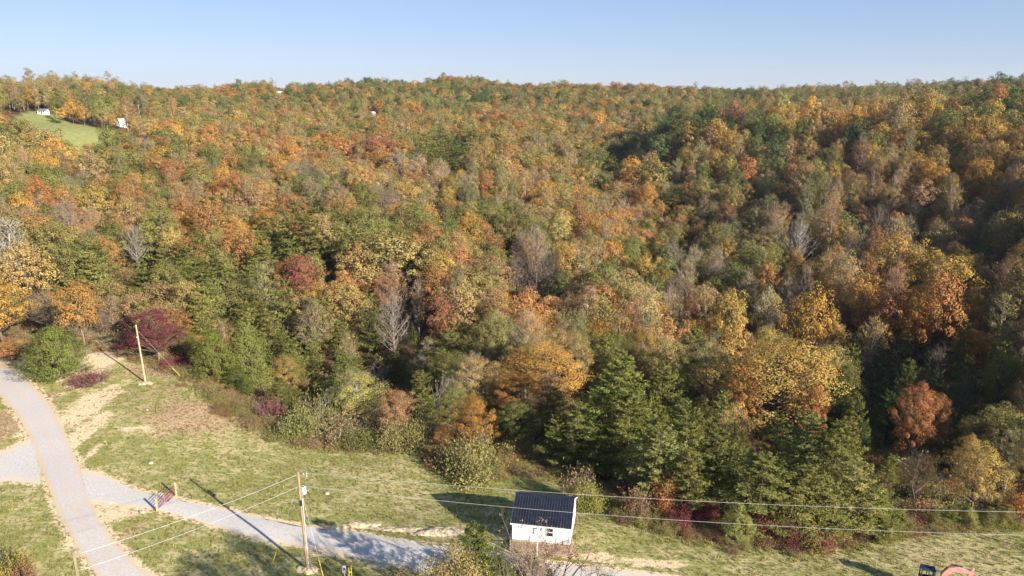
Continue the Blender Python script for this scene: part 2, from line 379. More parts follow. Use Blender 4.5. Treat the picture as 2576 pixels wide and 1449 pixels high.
def build_ground():
    rad = [18.0]
    while rad[-1] < 5200: rad.append(rad[-1] * (1.0062 if rad[-1] < 175 else 1.016))
    rad = np.array(rad)
    ang = np.concatenate([np.arange(-47, 47, 0.36), np.arange(47, 313, 3.8)]) * math.pi / 180
    nr, na = len(rad), len(ang)
    X = rad[:, None] * np.sin(ang)[None]; Y = rad[:, None] * np.cos(ang)[None]
    x, y = X.ravel(), Y.ravel(); z = zt(x, y)
    near = np.hypot(x, y) < 260
    fld = np.zeros(len(x)); drt = np.zeros(len(x)); dry = np.zeros(len(x))
    xn, yn = x[near], y[near]
    sd = seg_dist(xn, yn, np.vstack([FIELD, FIELD[:1]])); sd = np.where(inside(xn, yn, FIELD), sd, -sd)
    fld[near] = np.clip(.5 + sd / 5, 0, 1)
    e = np.minimum.reduce([seg_dist(xn, yn, l) for l in (rl, rr, du, dd, su, sd_)])
    d_ = 0.95 * np.exp(-e / 0.8)
    for (bx, by, rx, ry, s) in DIRT: d_ = np.maximum(d_, s * np.exp(-(((xn - bx) / rx) ** 2 + ((yn - by) / ry) ** 2) ** 1.2))
    drt[near] = d_
    q = np.zeros(len(xn))
    for (bx, by, rx, ry, s) in DRY: q = np.maximum(q, s * np.exp(-(((xn - bx) / rx) ** 2 + ((yn - by) / ry) ** 2)))
    q = np.maximum(q, .55 * np.exp(-np.abs(sd) / 1.6)); dry[near] = q
    mdw = inside(x, y, MEADOW).astype(float)
    V = np.column_stack([x, y, z])
    i = np.arange(nr - 1)[:, None] * na; j = np.arange(na)[None]; j2 = (j + 1) % na
    Q = np.stack([i + j, i + na + j, i + na + j2, i + j2], -1).reshape(-1, 4)[:, ::-1]
    c = len(V); V = np.vstack([V, [[0, 0, z1(0, 0)]]])
    T = np.stack([np.full(na, c), (np.arange(na) + 1) % na, np.arange(na)], -1)
    A = dict(field=np.append(fld, 1), dirt=np.append(drt, 0), dry=np.append(dry, 0), meadow=np.append(mdw, 0))
    o = link('ground', mesh_np('ground', V, [Q, T], [ground_material()], attrs=A, smooth=True))
    tag(o, kind='structure')
build_ground()

# ------------------------------------------------------------------ gravel roads
def gravel_material(name, base, dust, grain):
    m, ns, ls = mat(name)
    out = N(ns, 'ShaderNodeOutputMaterial'); p = N(ns, 'ShaderNodeBsdfPrincipled'); p.inputs['Roughness'].default_value = 0.95; p.inputs['Specular IOR Level'].default_value = .15
    tc = N(ns, 'ShaderNodeTexCoord')
    n1 = N(ns, 'ShaderNodeTexNoise'); n1.inputs['Scale'].default_value = 4.5; n1.inputs['Detail'].default_value = 8; n1.inputs['Roughness'].default_value = .78
    n2 = N(ns, 'ShaderNodeTexNoise'); n2.inputs['Scale'].default_value = .35; n2.inputs['Detail'].default_value = 4
    v = N(ns, 'ShaderNodeTexVoronoi'); v.inputs['Scale'].default_value = 14
    for n in (n1, n2, v): ls.new(tc.outputs['Object'], n.inputs['Vector'])
    r = N(ns, 'ShaderNodeValToRGB'); r.color_ramp.elements[0].position = .32; r.color_ramp.elements[1].position = .68
    r.color_ramp.elements[0].color = (*[c * (1 - grain) for c in base], 1); r.color_ramp.elements[1].color = (*[c * (1 + grain * .4) for c in base], 1)
    ls.new(n1.outputs['Fac'], r.inputs[0])
    across = N(ns, 'ShaderNodeAttribute', attribute_name='across')      # 0..1 over the width
    fr = N(ns, 'ShaderNodeFloatCurve'); c = fr.mapping.curves[0]
    for q, h in ((.0, 1), (.10, .75), (.26, .12), (.42, .32), (.58, .3), (.74, .12), (.9, .8)):
        c.points.new(q, h)
    c.points[0].location = (0, 1); c.points[-1].location = (1, 1); fr.mapping.update()
    ls.new(across.outputs['Fac'], fr.inputs['Value'])
    ad = N(ns, 'ShaderNodeMath', operation='MULTIPLY_ADD'); ls.new(n2.outputs['Fac'], ad.inputs[0]); ad.inputs[1].default_value = 1.2
    sb = N(ns, 'ShaderNodeMath', operation='SUBTRACT'); ls.new(fr.outputs[0], sb.inputs[0]); sb.inputs[1].default_value = .45
    ls.new(sb.outputs[0], ad.inputs[2])
    mr = N(ns, 'ShaderNodeMapRange', interpolation_type='SMOOTHSTEP'); mr.inputs['From Min'].default_value = .25; mr.inputs['From Max'].default_value = 1.1; ls.new(ad.outputs[0], mr.inputs['Value'])
    mx = N(ns, 'ShaderNodeMix', data_type='RGBA'); ls.new(mr.outputs[0], mx.inputs['Factor']); ls.new(r.outputs[0], mx.inputs['A']); mx.inputs['B'].default_value = (*dust, 1)
    ls.new(mx.outputs['Result'], p.inputs['Base Color'])
    b = N(ns, 'ShaderNodeBump'); b.inputs['Strength'].default_value = .7; b.inputs['Distance'].default_value = .06; ls.new(n1.outputs['Fac'], b.inputs['Height']); ls.new(b.outputs[0], p.inputs['Normal'])
    ls.new(p.outputs[0], out.inputs[0]); return m

def resample(pl, n):
    s = np.concatenate([[0], np.cumsum(np.hypot(*np.diff(pl, axis=0).T))]); t = np.linspace(0, s[-1], n)
    # soften the corners
    x, y = np.interp(t, s, pl[:, 0]), np.interp(t, s, pl[:, 1])
    k = max(3, n // 40); ker = np.ones(2 * k + 1) / (2 * k + 1)
    xs = np.convolve(np.pad(x, k, 'edge'), ker, 'valid'); ys = np.convolve(np.pad(y, k, 'edge'), ker, 'valid')
    return np.column_stack([xs, ys])

def road(name, A, B, m, lift, jag=0.28, seed=1):
    r = np.random.default_rng(seed)
    L = np.hypot(*np.diff(A, axis=0).T).sum(); n = int(L / 0.45) + 2; k = 15
    a, b = resample(A, n), resample(B, n)
    t = np.linspace(0, 1, k)[None, :, None]
    P = a[:, None] * (1 - t) + b[:, None] * t
    w = (b - a); w /= np.linalg.norm(w, axis=1)[:, None] + 1e-9
    for side, sg in ((0, -1), (k - 1, 1)):
        e = np.convolve(r.normal(0, 1, n + 8), np.ones(3) / 3, 'same')[4:-4] * jag * 1.5 + np.convolve(r.normal(0, 1, n + 40), np.ones(21) / 21, 'same')[20:-20] * jag * 2
        P[:, side] += sg * w * e[:, None]
    x, y = P[..., 0].ravel(), P[..., 1].ravel(); z = zt(x, y)
    tt = np.broadcast_to(t[..., 0], (n, k)).ravel()
    z = z + lift + 0.05 * np.sin(np.pi * tt)
    i = np.arange(n - 1)[:, None] * k; j = np.arange(k - 1)[None]
    Q = np.stack([i + j, i + j + 1, i + k + j + 1, i + k + j], -1).reshape(-1, 4)
    me = mesh_np(name, np.column_stack([x, y, z]), [Q], [m], attrs={'across': tt}, smooth=True)
    o = link(name, me); return tag(o, kind='structure')
M_GRAVEL = gravel_material('road_gravel', (.56, .505, .465), (.545, .44, .32), .30)
M_GRAVEL2 = gravel_material('drive_gravel', (.58, .545, .505), (.58, .495, .38), .40)
road('gravel_road', rl, rr, M_GRAVEL, .045, seed=3)
road('gravel_driveway', du, dd, M_GRAVEL2, .025, seed=5)
road('gravel_spur', su, sd_, M_GRAVEL2, .02, seed=8)
# ------------------------------------------------------------------ trees: every kind is grown once per variant and level of detail, then copied
def unit(v): return v / (np.linalg.norm(v, axis=-1, keepdims=True) + 1e-9)

def quads(cen, nrm, size, asp, r, up=None):
    n = len(cen)
    ref = r.normal(0, 1, (n, 3)) if up is None else up + r.normal(0, .25, (n, 3))
    u = unit(np.cross(nrm, ref)); v = unit(np.cross(u, nrm))
    s = np.broadcast_to(size, (n,))[:, None]; w = s * asp
    V = np.stack([cen - u * w * .5 - v * s * .1, cen - v * s * .55, cen + u * w * .5 + v * s * .1, cen + v * s * .55], 1)
    return V.reshape(-1, 3), np.arange(4 * n).reshape(n, 4)

class Wood:
    def __init__(s): s.V = []; s.Q = []; s.n = 0
    def tube(s, pts, r0, r1, k):
        pts = np.asarray(pts, float); V, Q, _ = tube_arrays(pts, np.linspace(r0, r1, len(pts)), k)
        s.V.append(V); s.Q.append(Q + s.n); s.n += len(V)
    def sticks(s, A, B, r0, r1):
        """many straight three-sided twigs at once"""
        n = len(A); d = unit(B - A); u = unit(np.cross(d, np.array([[.31, .77, .55]]))); v = np.cross(d, u)
        a = np.arange(3) * 2 * np.pi / 3
        ring = np.cos(a)[None, :, None] * u[:, None] + np.sin(a)[None, :, None] * v[:, None]
        V = np.concatenate([A[:, None] + ring * r0, B[:, None] + ring * r1], 1).reshape(-1, 3)
        o = np.arange(n)[:, None] * 6
        Q = np.concatenate([o + np.array([[j, (j + 1) % 3, 3 + (j + 1) % 3, 3 + j]]) for j in range(3)], 0)
        s.V.append(V); s.Q.append(Q + s.n); s.n += len(V)
    def out(s): return np.vstack(s.V), np.vstack(s.Q)

def broadleaf(r, H, R, lod, form):
    """form: round (wide clumpy crown), slim (tall narrow crown), thin (sparse leaves on visible limbs), bare (twigs only)"""
    slim = form == 'slim' or (form in ('thin', 'bare') and R / H < .24)
    ncl = {0: 74, 1: 58, 2: 34}[lod]
    if slim: ncl = int(ncl * .85)
    zc, zr = (.60, .40) if not slim else (.60, .41)
    ga = np.pi * (3 - math.sqrt(5)); k = np.arange(ncl)
    zz = 1 - 2 * (k + .5) / ncl * (.80 if not slim else .92); ph = k * ga + r.uniform(0, 6)
    rr_ = np.sqrt(np.clip(1 - zz ** 2, 0, 1))
    lobe = 1 + .24 * np.sin(2 * ph + r.uniform(0, 6) + 2 * zz) + .18 * np.sin(3 * ph + r.uniform(0, 6) - 3 * zz) + r.normal(0, .13, ncl)
    shrink = np.where(r.random(ncl) < .22, r.uniform(.35, .7, ncl), r.uniform(.78, 1.12, ncl))
    if slim: shape = np.where(zz > 0, 1, 1 - .25 * zz ** 2)
    else: shape = 1
    cl = np.column_stack([R * .80 * rr_ * lobe * shrink * np.cos(ph) * shape, R * .80 * rr_ * lobe * shrink * np.sin(ph) * shape, H * (zc + zr * .86 * (zz - .10 * (1 - zz)) * r.uniform(.78, 1.10, ncl))])
    cr = (R * .235 if not slim else R * .30) * r.uniform(.6, 1.35, ncl) * {0: 1, 1: 1.1, 2: 1.35}[lod]
    W = Wood()
    lean = r.normal(0, .03, 2) * H
    tz = np.linspace(0, .82 * H, 6); tp = np.column_stack([lean[0] * (tz / H) ** 1.5 + r.normal(0, .12, 6) * (tz > 0), lean[1] * (tz / H) ** 1.5 + r.normal(0, .12, 6) * (tz > 0), tz])
    r0 = .018 * H + .04
    W.tube(tp, r0, r0 * .22, 7 if lod == 0 else 4)
    def trunk_at(z): return np.array([np.interp(z, tz, tp[:, 0]), np.interp(z, tz, tp[:, 1]), z])
    tips = []
    for c in cl:
        hd = math.hypot(c[0], c[1]); za = np.clip(c[2] - hd * r.uniform(.5, 1.0) - .04 * H, (.22 if not slim else .3) * H, .80 * H)
        a = trunk_at(za); mid = (a + c) / 2 + np.array([0, 0, -.10 * hd]) + r.normal(0, .06 * R, 3)
        t = np.linspace(0, 1, 5 if lod == 0 else 3)[:, None]
        b = (1 - t) ** 2 * a + 2 * t * (1 - t) * mid + t ** 2 * c
        lr = r0 * (.42 if not slim else .28) * (1 - .6 * za / H)
        W.tube(b, lr, lr * .25, 5 if lod == 0 else 3)
        tips.append((b[-2], c))
    if form in ('thin', 'bare') or (lod < 2 and form == 'slim'):
        nb = {0: 6, 1: 5, 2: 4}[lod]; tr = {0: .017, 1: .024, 2: .04}[lod]
        if form == 'slim': nb = max(3, nb // 2)
        A0, B0 = [], []
        for (pb, c), q in zip(tips, cr):
            d = unit(c - pb + np.array([0, 0, .3 * np.linalg.norm(c - pb)]))
            st = pb + (c - pb) * r.uniform(.1, 1, (nb, 1))
            A0.append(st); B0.append(st + unit(d + r.normal(0, .55, (nb, 3)) + [0, 0, .25]) * q * r.uniform(.8, 1.7, (nb, 1)))
        A0 = np.vstack(A0); B0 = np.vstack(B0); W.sticks(A0, B0, tr * 1.5, tr * .6)
        if lod < 2:
            m = 3
            A1 = np.repeat(A0, m, 0) + np.repeat(B0 - A0, m, 0) * r.uniform(.25, 1, (len(A0) * m, 1))
            L = np.repeat(np.linalg.norm(B0 - A0, axis=1), m)[:, None]
            B1 = A1 + unit(unit(np.repeat(B0 - A0, m, 0)) + r.normal(0, .6, (len(A1), 3)) + [0, 0, .2]) * L * r.uniform(.3, .7, (len(A1), 1))
            W.sticks(A1, B1, tr * .8, tr * .45)
        tw = B0
    nl = {0: 215, 1: 100, 2: 92}[lod]; ls_ = {0: .185, 1: .32, 2: .46}[lod]
    if form == 'slim': nl = int(nl * .8); ls_ *= .85
    if form == 'thin': nl = int(nl * .72); ls_ *= .8
    if form == 'bare': nl = int(nl * .03) + (lod > 0); ls_ *= .7
    cid = np.repeat(np.arange(ncl), nl); n = len(cid)
    d = unit(r.normal(0, 1, (n, 3)) + [0, 0, .40])
    rad = cr[cid] * r.uniform(.25, 1, n) ** .45
    cen = cl[cid] + d * rad[:, None] * np.array([1, 1, .66])
    if form in ('thin',): cen += r.normal(0, .2, (n, 3))
    outw = unit(cen - np.array([0, 0, H * (zc - .12)])); nrm = unit(d * .65 + outw * .75 + r.normal(0, .34, (n, 3)))
    V, Q = quads(cen, nrm, ls_ * r.uniform(.65, 1.3, n), r.uniform(.55, .9, n)[:, None], r)
    cvc = r.uniform(0, 1, ncl); cvc = np.clip(cvc * .75 + .25 * (cl[:, 2] / H - .4) / .6, 0, 1)
    cv = np.clip(cvc[cid] + r.normal(0, .12, n), 0, 1); lv = np.clip(.5 + .22 * (r.uniform(-1, 1, ncl))[cid] + r.uniform(-.4, .4, n), 0, 1)
    wv, wq = W.out()
    return wv, wq, V, Q, np.repeat(cv, 4), np.repeat(lv, 4)

def limbs(r, H, R):
    """a small open leafless tree: crooked pale limbs, forks and twigs, a few last leaves"""
    W = Wood(); tips = []
    def grow(p, d, L, rad, depth):
        n = 4; pts = [p]; q = p.copy(); dd = d.copy()
        for k in range(n):
            dd = unit(dd + r.normal(0, .20, 3) + [0, 0, .06]); q = q + dd * L / n; pts.append(q.copy())
        W.tube(pts, rad, rad * .6, 5 if depth < 2 else 3)
        if depth >= 4: tips.append(q); return
        for k in range(2 if depth == 0 else int(r.integers(2, 4))):
            a = pts[n] if k < 2 else pts[int(r.integers(2, n))]
            nd = unit(dd + r.normal(0, .52 if depth else .40, 3) + [0, 0, .10]); grow(np.array(a), nd, L * r.uniform(.62, .85), rad * .60, depth + 1)
    for s in range(int(r.integers(1, 4))):
        grow(np.array([*r.normal(0, .15, 2), -.05]), unit(np.array([*r.normal(0, .28, 2), 1.0])), H * .30, .085, 0)
    wv, wq = W.out(); k = H / wv[:, 2].max(); wv[:, 2] *= k
    T = np.array(tips) * [1, 1, k]; T = T[r.random(len(T)) < .35]; cen = np.repeat(T, 4, 0) + r.normal(0, .12, (len(T) * 4, 3))
    V, Q = quads(cen, unit(r.normal(0, 1, cen.shape)), .16 * r.uniform(.6, 1.3, len(cen)), .7, r)
    return wv, wq, V, Q, np.repeat(r.uniform(0, 1, len(cen)), 4), np.repeat(r.uniform(.3, .9, len(cen)), 4)

def pine(r, H, R, lod):
    W = Wood(); tz = np.linspace(0, H * .97, 6); bend = r.normal(0, .02, 2) * H
    tp = np.column_stack([bend[0] * (tz / H) ** 2, bend[1] * (tz / H) ** 2, tz]); r0 = .013 * H + .05
    W.tube(tp, r0, .02, 6 if lod == 0 else 3)
    nw = {0: 17, 1: 12, 2: 8}[lod]; V_, Q_, cv_, lv_ = [], [], [], []; off = 0
    nn = {0: 165, 1: 60, 2: 22}[lod]; sz = {0: .36, 1: .62, 2: 1.15}[lod]
    lop = r.uniform(0, 6)
    for w in range(nw):
        f = .16 + .84 * (w + r.uniform(-.3, .3)) / nw; z = H * min(f, .985); nb = r.integers(4, 7)
        p0 = r.uniform(0, 6)
        for b in range(nb):
            ph = p0 + b * 2 * np.pi / nb + r.normal(0, .25)
            prof = (1 - f) ** .62 * (1.0 if f > .3 else .75 + f * .8)
            L = R * 1.35 * prof * r.uniform(.6, 1.15) * (1 + .22 * math.cos(ph - lop)) + .25
            if f < .3 and r.random() < .35: continue
            dirh = np.array([math.cos(ph), math.sin(ph), 0]); side = np.array([-dirh[1], dirh[0], 0])
            a = np.array([np.interp(z, tz, tp[:, 0]), np.interp(z, tz, tp[:, 1]), z])
            rise = r.uniform(-.06, .22) + .5 * (f - .5) * (f > .5)
            end = a + dirh * L + np.array([0, 0, rise * L + .10 * L])
            if lod < 2:
                mid = a + dirh * L * .5 + np.array([0, 0, rise * L * .5 - .05 * L]); W.tube([a, mid, end], .03 + .006 * L, .012, 3)
            n = max(4, int(nn * (.4 + .6 * L / R)))
            s = r.uniform(.18, 1.03, n) ** .8; lat = r.normal(0, .17, n) * L * (1.15 - .65 * s)
            cen = a + s[:, None] * (dirh * L) + lat[:, None] * side + np.column_stack([np.zeros(n), np.zeros(n), rise * L * s + .10 * L * s ** 3 - .05 * L * np.sin(np.pi * s) + np.abs(r.normal(0, .05 * L + .06, n)) - .06 * np.abs(lat)])
            dd_ = unit(dirh * .8 + side * (np.sign(lat) * .7)[:, None] + np.array([0, 0, .45]) + r.normal(0, .3, (n, 3)))
            nrm = unit(np.array([0, 0, 1.0]) + dirh * .25 + r.normal(0, .42, (n, 3)))
            v, q = quads(cen, nrm, sz * r.uniform(.7, 1.3, n), .32, r, up=dd_)
            V_.append(v); Q_.append(q + off); off += len(v)
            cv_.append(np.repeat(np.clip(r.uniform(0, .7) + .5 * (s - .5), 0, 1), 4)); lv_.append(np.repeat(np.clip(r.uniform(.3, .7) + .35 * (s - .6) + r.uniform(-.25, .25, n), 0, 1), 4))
    wv, wq = W.out()
    return wv, wq, np.vstack(V_), np.vstack(Q_), np.concatenate(cv_), np.concatenate(lv_)

def cedar(r, H, R, lod):
    W = Wood(); W.tube(np.column_stack([np.zeros(3), np.zeros(3), np.linspace(0, H * .9, 3)]), .012 * H + .04, .02, 5)
    ns_ = {0: 520, 1: 190, 2: 60}[lod]; per = {0: 26, 1: 12, 2: 6}[lod]; sz = {0: .26, 1: .42, 2: .8}[lod]
    f = r.uniform(.05, 1, ns_) ** .85; ph = r.uniform(0, 2 * np.pi, ns_)
    prof = np.sin(np.pi * np.clip(.16 + .84 * f, 0, 1)) ** .75 * (1 - .25 * f) * (1 + .16 * np.sin(3 * ph + 5 * f) + .12 * np.sin(5 * ph - 3 * f))
    rad = R * prof * r.uniform(.72, 1.08, ns_)
    base = np.column_stack([rad * np.cos(ph), rad * np.sin(ph), H * f * .97])
    od = unit(np.column_stack([np.cos(ph) * .8, np.sin(ph) * .8, np.full(ns_, .75)]))
    if lod == 0:
        st = np.column_stack([np.zeros(ns_), np.zeros(ns_), np.clip(base[:, 2] - .5 * rad, .1, None)]); W.sticks(st[::3], base[::3], .03, .012)
    cid = np.repeat(np.arange(ns_), per); n = len(cid); t = r.uniform(-.5, .6, n)
    L = .16 * R + .35
    cen = base[cid] + od[cid] * (t * L)[:, None] + r.normal(0, .10 + .03 * R, (n, 3)) * (1 - .4 * t)[:, None]
    nrm = unit(np.column_stack([np.cos(ph), np.sin(ph), np.full(ns_, .5)])[cid] + r.normal(0, .5, (n, 3)))
    V, Q = quads(cen, nrm, sz * r.uniform(.7, 1.3, n), .28, r, up=od[cid])
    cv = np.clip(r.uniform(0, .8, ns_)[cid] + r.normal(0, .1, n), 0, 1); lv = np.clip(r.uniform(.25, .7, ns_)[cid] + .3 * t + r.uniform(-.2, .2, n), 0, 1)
    wv, wq = W.out()
    return wv, wq, V, Q, np.repeat(cv, 4), np.repeat(lv, 4)

def bush(r, H, R, lod):
    W = Wood(); ns_ = {0: 190, 1: 60, 2: 24}[lod]; per = {0: 44, 1: 24, 2: 12}[lod]; sz = {0: .17, 1: .34, 2: .6}[lod]
    d = unit(r.normal(0, 1, (ns_, 3))); d[:, 2] = np.abs(d[:, 2]) * 1.1 - .12
    ph = np.arctan2(d[:, 1], d[:, 0]); lob = 1 + .2 * np.sin(2 * ph + r.uniform(0, 6)) + .12 * np.sin(5 * ph + r.uniform(0, 6))
    lc = r.normal(0, .42 * R, (4, 2)); lh = r.uniform(.55, 1.0, 4); lk = r.integers(0, 4, ns_)
    tip = d * np.array([R * .72, R * .72, H]) * (lob * r.uniform(.55, 1.12, ns_) )[:, None]; tip[:, 2] *= lh[lk]; tip[:, :2] += lc[lk]; tip[:, 2] = np.clip(tip[:, 2], .12 * H, 1.1 * H)
    root = np.column_stack([r.normal(0, .14 * R, (ns_, 2)) + lc[lk] * .8, np.zeros(ns_)])
    W.sticks(root, root + (tip - root) * .97, .022, .008)
    cid = np.repeat(np.arange(ns_), per); n = len(cid); t = 1 - r.uniform(0, .55, n) ** 1.3
    cen = root[cid] + (tip - root)[cid] * t[:, None] + r.normal(0, .065 * (R + H), (n, 3))
    cen[:, 2] = np.clip(cen[:, 2], .05, None)
    od = unit(tip - root)[cid]
    nrm = unit(od * .6 + r.normal(0, .7, (n, 3)))
    V, Q = quads(cen, nrm, sz * r.uniform(.7, 1.4, n), .45, r, up=od + [0, 0, .5])
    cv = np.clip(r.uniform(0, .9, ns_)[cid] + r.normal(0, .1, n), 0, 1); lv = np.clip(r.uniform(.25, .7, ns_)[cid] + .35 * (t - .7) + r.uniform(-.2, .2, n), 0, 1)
    wv, wq = W.out()
    return wv, wq, V, Q, np.repeat(cv, 4), np.repeat(lv, 4)

def brush(r, H, R, lod):
    """leafless tangle of stems with a few leaves"""
    W = Wood(); n = {0: 130, 1: 70, 2: 30}[lod]
    root = np.column_stack([r.normal(0, .4 * R, (n, 2)), np.zeros(n)]); d = unit(np.column_stack([r.normal(0, .55, (n, 2)), r.uniform(.5, 1, n)]))
    L = H * r.uniform(.45, 1.1, (n, 1)); tip = root + d * L
    W.sticks(root, tip, .02, .008)
    m = 5; A = np.repeat(root, m, 0) + np.repeat(tip - root, m, 0) * r.uniform(.3, 1, (n * m, 1)); B = A + unit(np.repeat(d, m, 0) + r.normal(0, .7, (n * m, 3))) * L.repeat(m, 0) * r.uniform(.15, .4, (n * m, 1))
    W.sticks(A, B, .011, .005)
    k = {0: 3, 1: 2, 2: 2}[lod]; cen = np.repeat(B, k, 0) + r.normal(0, .12, (len(B) * k, 3)); cen[:, 2] = np.clip(cen[:, 2], .03, None)
    V, Q = quads(cen, unit(r.normal(0, 1, cen.shape) + [0, 0, .5]), {0: .15, 1: .24, 2: .4}[lod] * r.uniform(.6, 1.4, len(cen)), .6, r)
    wv, wq = W.out()
    return wv, wq, V, Q, np.repeat(r.uniform(0, 1, len(cen)), 4), np.repeat(r.uniform(.2, .9, len(cen)), 4)

# nominal height and crown radius of each form
FORMS = {'round': (16.5, 6.3, 7), 'slim': (20, 4.2, 5), 'thin': (17.5, 4.8, 5), 'bare': (17, 4.9, 5), 'limb': (8, 2.7, 4), 'pine': (14, 4.3, 6), 'cedar': (9, 3.0, 4), 'bush': (3.2, 2.6, 4), 'brush': (2.2, 1.8, 3)}
BARK = {'round': M_BARK, 'slim': M_PALE, 'thin': M_PALE, 'bare': M_TWIG, 'limb': M_TWIG, 'pine': M_BARK, 'cedar': M_BARK, 'bush': M_TWIG, 'brush': M_TWIG}
PROTO = {}
def proto(form, var, lod):
    key = (form, var, lod)
    if key in PROTO: return PROTO[key]
    H, R, nv = FORMS[form]
    r = np.random.default_rng(abs(hash((list(FORMS).index(form), var, 11))) % (2 ** 31))
    if form == 'limb': a = limbs(r, H, R)
    elif form in ('round', 'slim', 'thin', 'bare'): a = broadleaf(r, H, R * (1 if form != 'bare' or var % 2 else .8), lod, form)
    else: a = {'pine': pine, 'cedar': cedar, 'bush': bush, 'brush': brush}[form](r, H, R, lod)
    wv, wq, V, Q, cv, lv = a
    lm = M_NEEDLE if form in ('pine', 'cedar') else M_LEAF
    PROTO[key] = (wv, wq, V, Q, cv, lv, lm); return PROTO[key]
PARTS = {}
def part_meshes(form, var, lod):
    key = (form, var, lod)
    if key not in PARTS:
        wv, wq, V, Q, cv, lv, lm = proto(*key)
        PARTS[key] = (mesh_np('trunk', wv, [wq], [BARK[form]], smooth=True), mesh_np('crown', V, [Q], [lm], attrs={'cv': cv, 'lv': lv}))
    return PARTS[key]
JOINED = {}
def joined_mesh(form, var, lod):
    key = (form, var, lod)
    if key not in JOINED:
        wv, wq, V, Q, cv, lv, lm = proto(*key)
        n = len(wv)
        JOINED[key] = mesh_np('whole_plant', np.vstack([wv, V]), [wq, Q + n], [BARK[form], lm], mi=np.r_[np.zeros(len(wq)), np.ones(len(Q))],
                              attrs={'cv': np.r_[np.zeros(n), cv], 'lv': np.r_[np.zeros(n), lv]})
    return JOINED[key]

# colours of the foliage itself (linear)
COL = {'rust': (.335, .150, .060), 'orange': (.375, .190, .052), 'gold': (.345, .235, .070), 'yellow': (.44, .325, .075), 'ochre': (.300, .220, .085), 'olive': (.215, .190, .066),
       'green': (.128, .138, .046), 'dark green': (.062, .088, .034), 'tan': (.275, .180, .098), 'pale olive': (.240, .198, .084), 'brown': (.215, .130, .070), 'red-brown': (.250, .115, .070),
       'crimson': (.255, .085, .062), 'maroon': (.175, .048, .056), 'grey': (.25, .195, .150), 'pine green': (.150, .155, .040), 'pine olive': (.195, .188, .056), 'cedar green': (.085, .108, .032), 'yellow-green': (.285, .265, .072), 'bush green': (.180, .185, .068)}
for _k in COL:                                   # one common exposure of the palette
    if 'pine' not in _k and 'maroon' not in _k: COL[_k] = tuple(v * q for v, q in zip(COL[_k], (1.06, 1.06, .98)))
SECOND = {'rust': 'ochre', 'orange': 'gold', 'gold': 'orange', 'yellow': 'yellow-green', 'ochre': 'olive', 'olive': 'green', 'green': 'olive', 'dark green': 'green', 'tan': 'ochre', 'pale olive': 'ochre', 'brown': 'rust',
          'red-brown': 'rust', 'crimson': 'red-brown', 'maroon': 'crimson', 'grey': 'tan', 'pine green': 'pine olive', 'pine olive': 'pine green', 'cedar green': 'pine green', 'yellow-green': 'gold', 'bush green': 'pale olive'}
KINDNAME = {'round': 'broadleaf_tree', 'slim': 'slender_tree', 'thin': 'thinning_tree', 'bare': 'bare_tree', 'limb': 'bare_tree', 'pine': 'pine_tree', 'cedar': 'cedar_tree', 'bush': 'shrub', 'brush': 'brush_clump'}
GROUP = {'round': 'rounded broadleaf trees in the autumn woods', 'slim': 'tall slender trees in the woods', 'thin': 'half leafless trees in the woods', 'bare': 'leafless trees in the woods', 'limb': 'small leafless trees near the field', 'pine': 'pines among the broadleaf woods',
         'cedar': 'dark cedars along the woods', 'bush': 'shrubs along the field edge', 'brush': 'twiggy brush along the field edge'}

# scatter record: form, var, x, y, z, H scale, R scale, rot, colour name, label (or None), fixed
TREES = []
def lod_of(dist): return 0 if dist < 160 else (1 if dist < 430 else 2)

def hero(x, ytop, w, form, col, label, by=None, dist=None, h=None, var=0, cat=None, second=None):
    """a tree of its own: crown centred on column x, top at ytop, crown width w (picture pixels), standing where its foot meets the ground"""
    if by is not None:
        p = ground(x, by); px_, py_ = p[0], p[1]
    else: px_, py_ = at_dist(x, dist)
    z = z1(px_, py_); d = math.hypot(px_, py_)
    if h is None:
        rv = ray(x, ytop); top = CAM_H + rv[2] * d / math.hypot(rv[0], rv[1]); h = top - z
    lim = (1.2, 9) if form in ('bush', 'brush') else (3.0, 27)
    h = min(max(h, lim[0]), lim[1])
    wid = w / FD * (py_ * math.cos(PITCH) + (CAM_H - z - h * .6) * math.sin(PITCH))
    H, R, nv = FORMS[form]
    TREES.append(dict(form=form, var=var % nv, x=px_, y=py_, z=z - .08, sh=h / H, sr=wid / 2 / R, rot=(x * 7 + ytop * 3) % 6.28, col=col, label=label, hero=True, cat=cat, second=second, R=wid / 2, H=h))
def wedge(x, wpx, d0, d1):
    return np.array([at_dist(x - wpx, d0), at_dist(x + wpx, d0), at_dist(x + wpx, d1), at_dist(x - wpx, d1)])
CLEAR = [wedge(183, 26, 560, 645), wedge(362, 13, 575, 655), wedge(352, 60, 615, 640), wedge(960, 15, 720, 850), wedge(2085, 17, 760, 925), wedge(745, 16, 930, 1090), wedge(409, 14, 640, 760), wedge(23, 14, 560, 640), wedge(106, 14, 560, 660),
         wedge(450, 60, 690, 740), wedge(1820, 40, 640, 700), poly_world([(1130, 1180), (1230, 1130), (1420, 1140), (1560, 1190), (1600, 1260), (1540, 1275), (1400, 1230)])]
MARKS = [('the white cabin', 1365, 1300), ('the bare wooden pole', 358, 890), ('the transformer pole', 768, 1300), ('the green hilltop meadow', 200, 312), ('the far white house beside the meadow', 362, 285), ('the small white far house', 960, 265),
         ('the red-roofed far house', 2085, 232), ('the brush pile', 240, 862), ('the power lines', 2200, 1300), ('the skyline notch', 1085, 212), ('the skyline house', 745, 205), ('the right hand ridge top', 2400, 255), ('the dark spur shadow', 1480, 410), ('the parked excavator', 2390, 1430), ('the field corner by the woods', 560, 985)]
def H_(x, yt, w, form, col, label, mark=None, bark=None, group=None, **kw):
    hero(x, yt, w, form, col, label, **kw); t = TREES[-1]; t['mark'] = mark; t['bark'] = bark; t['group'] = group
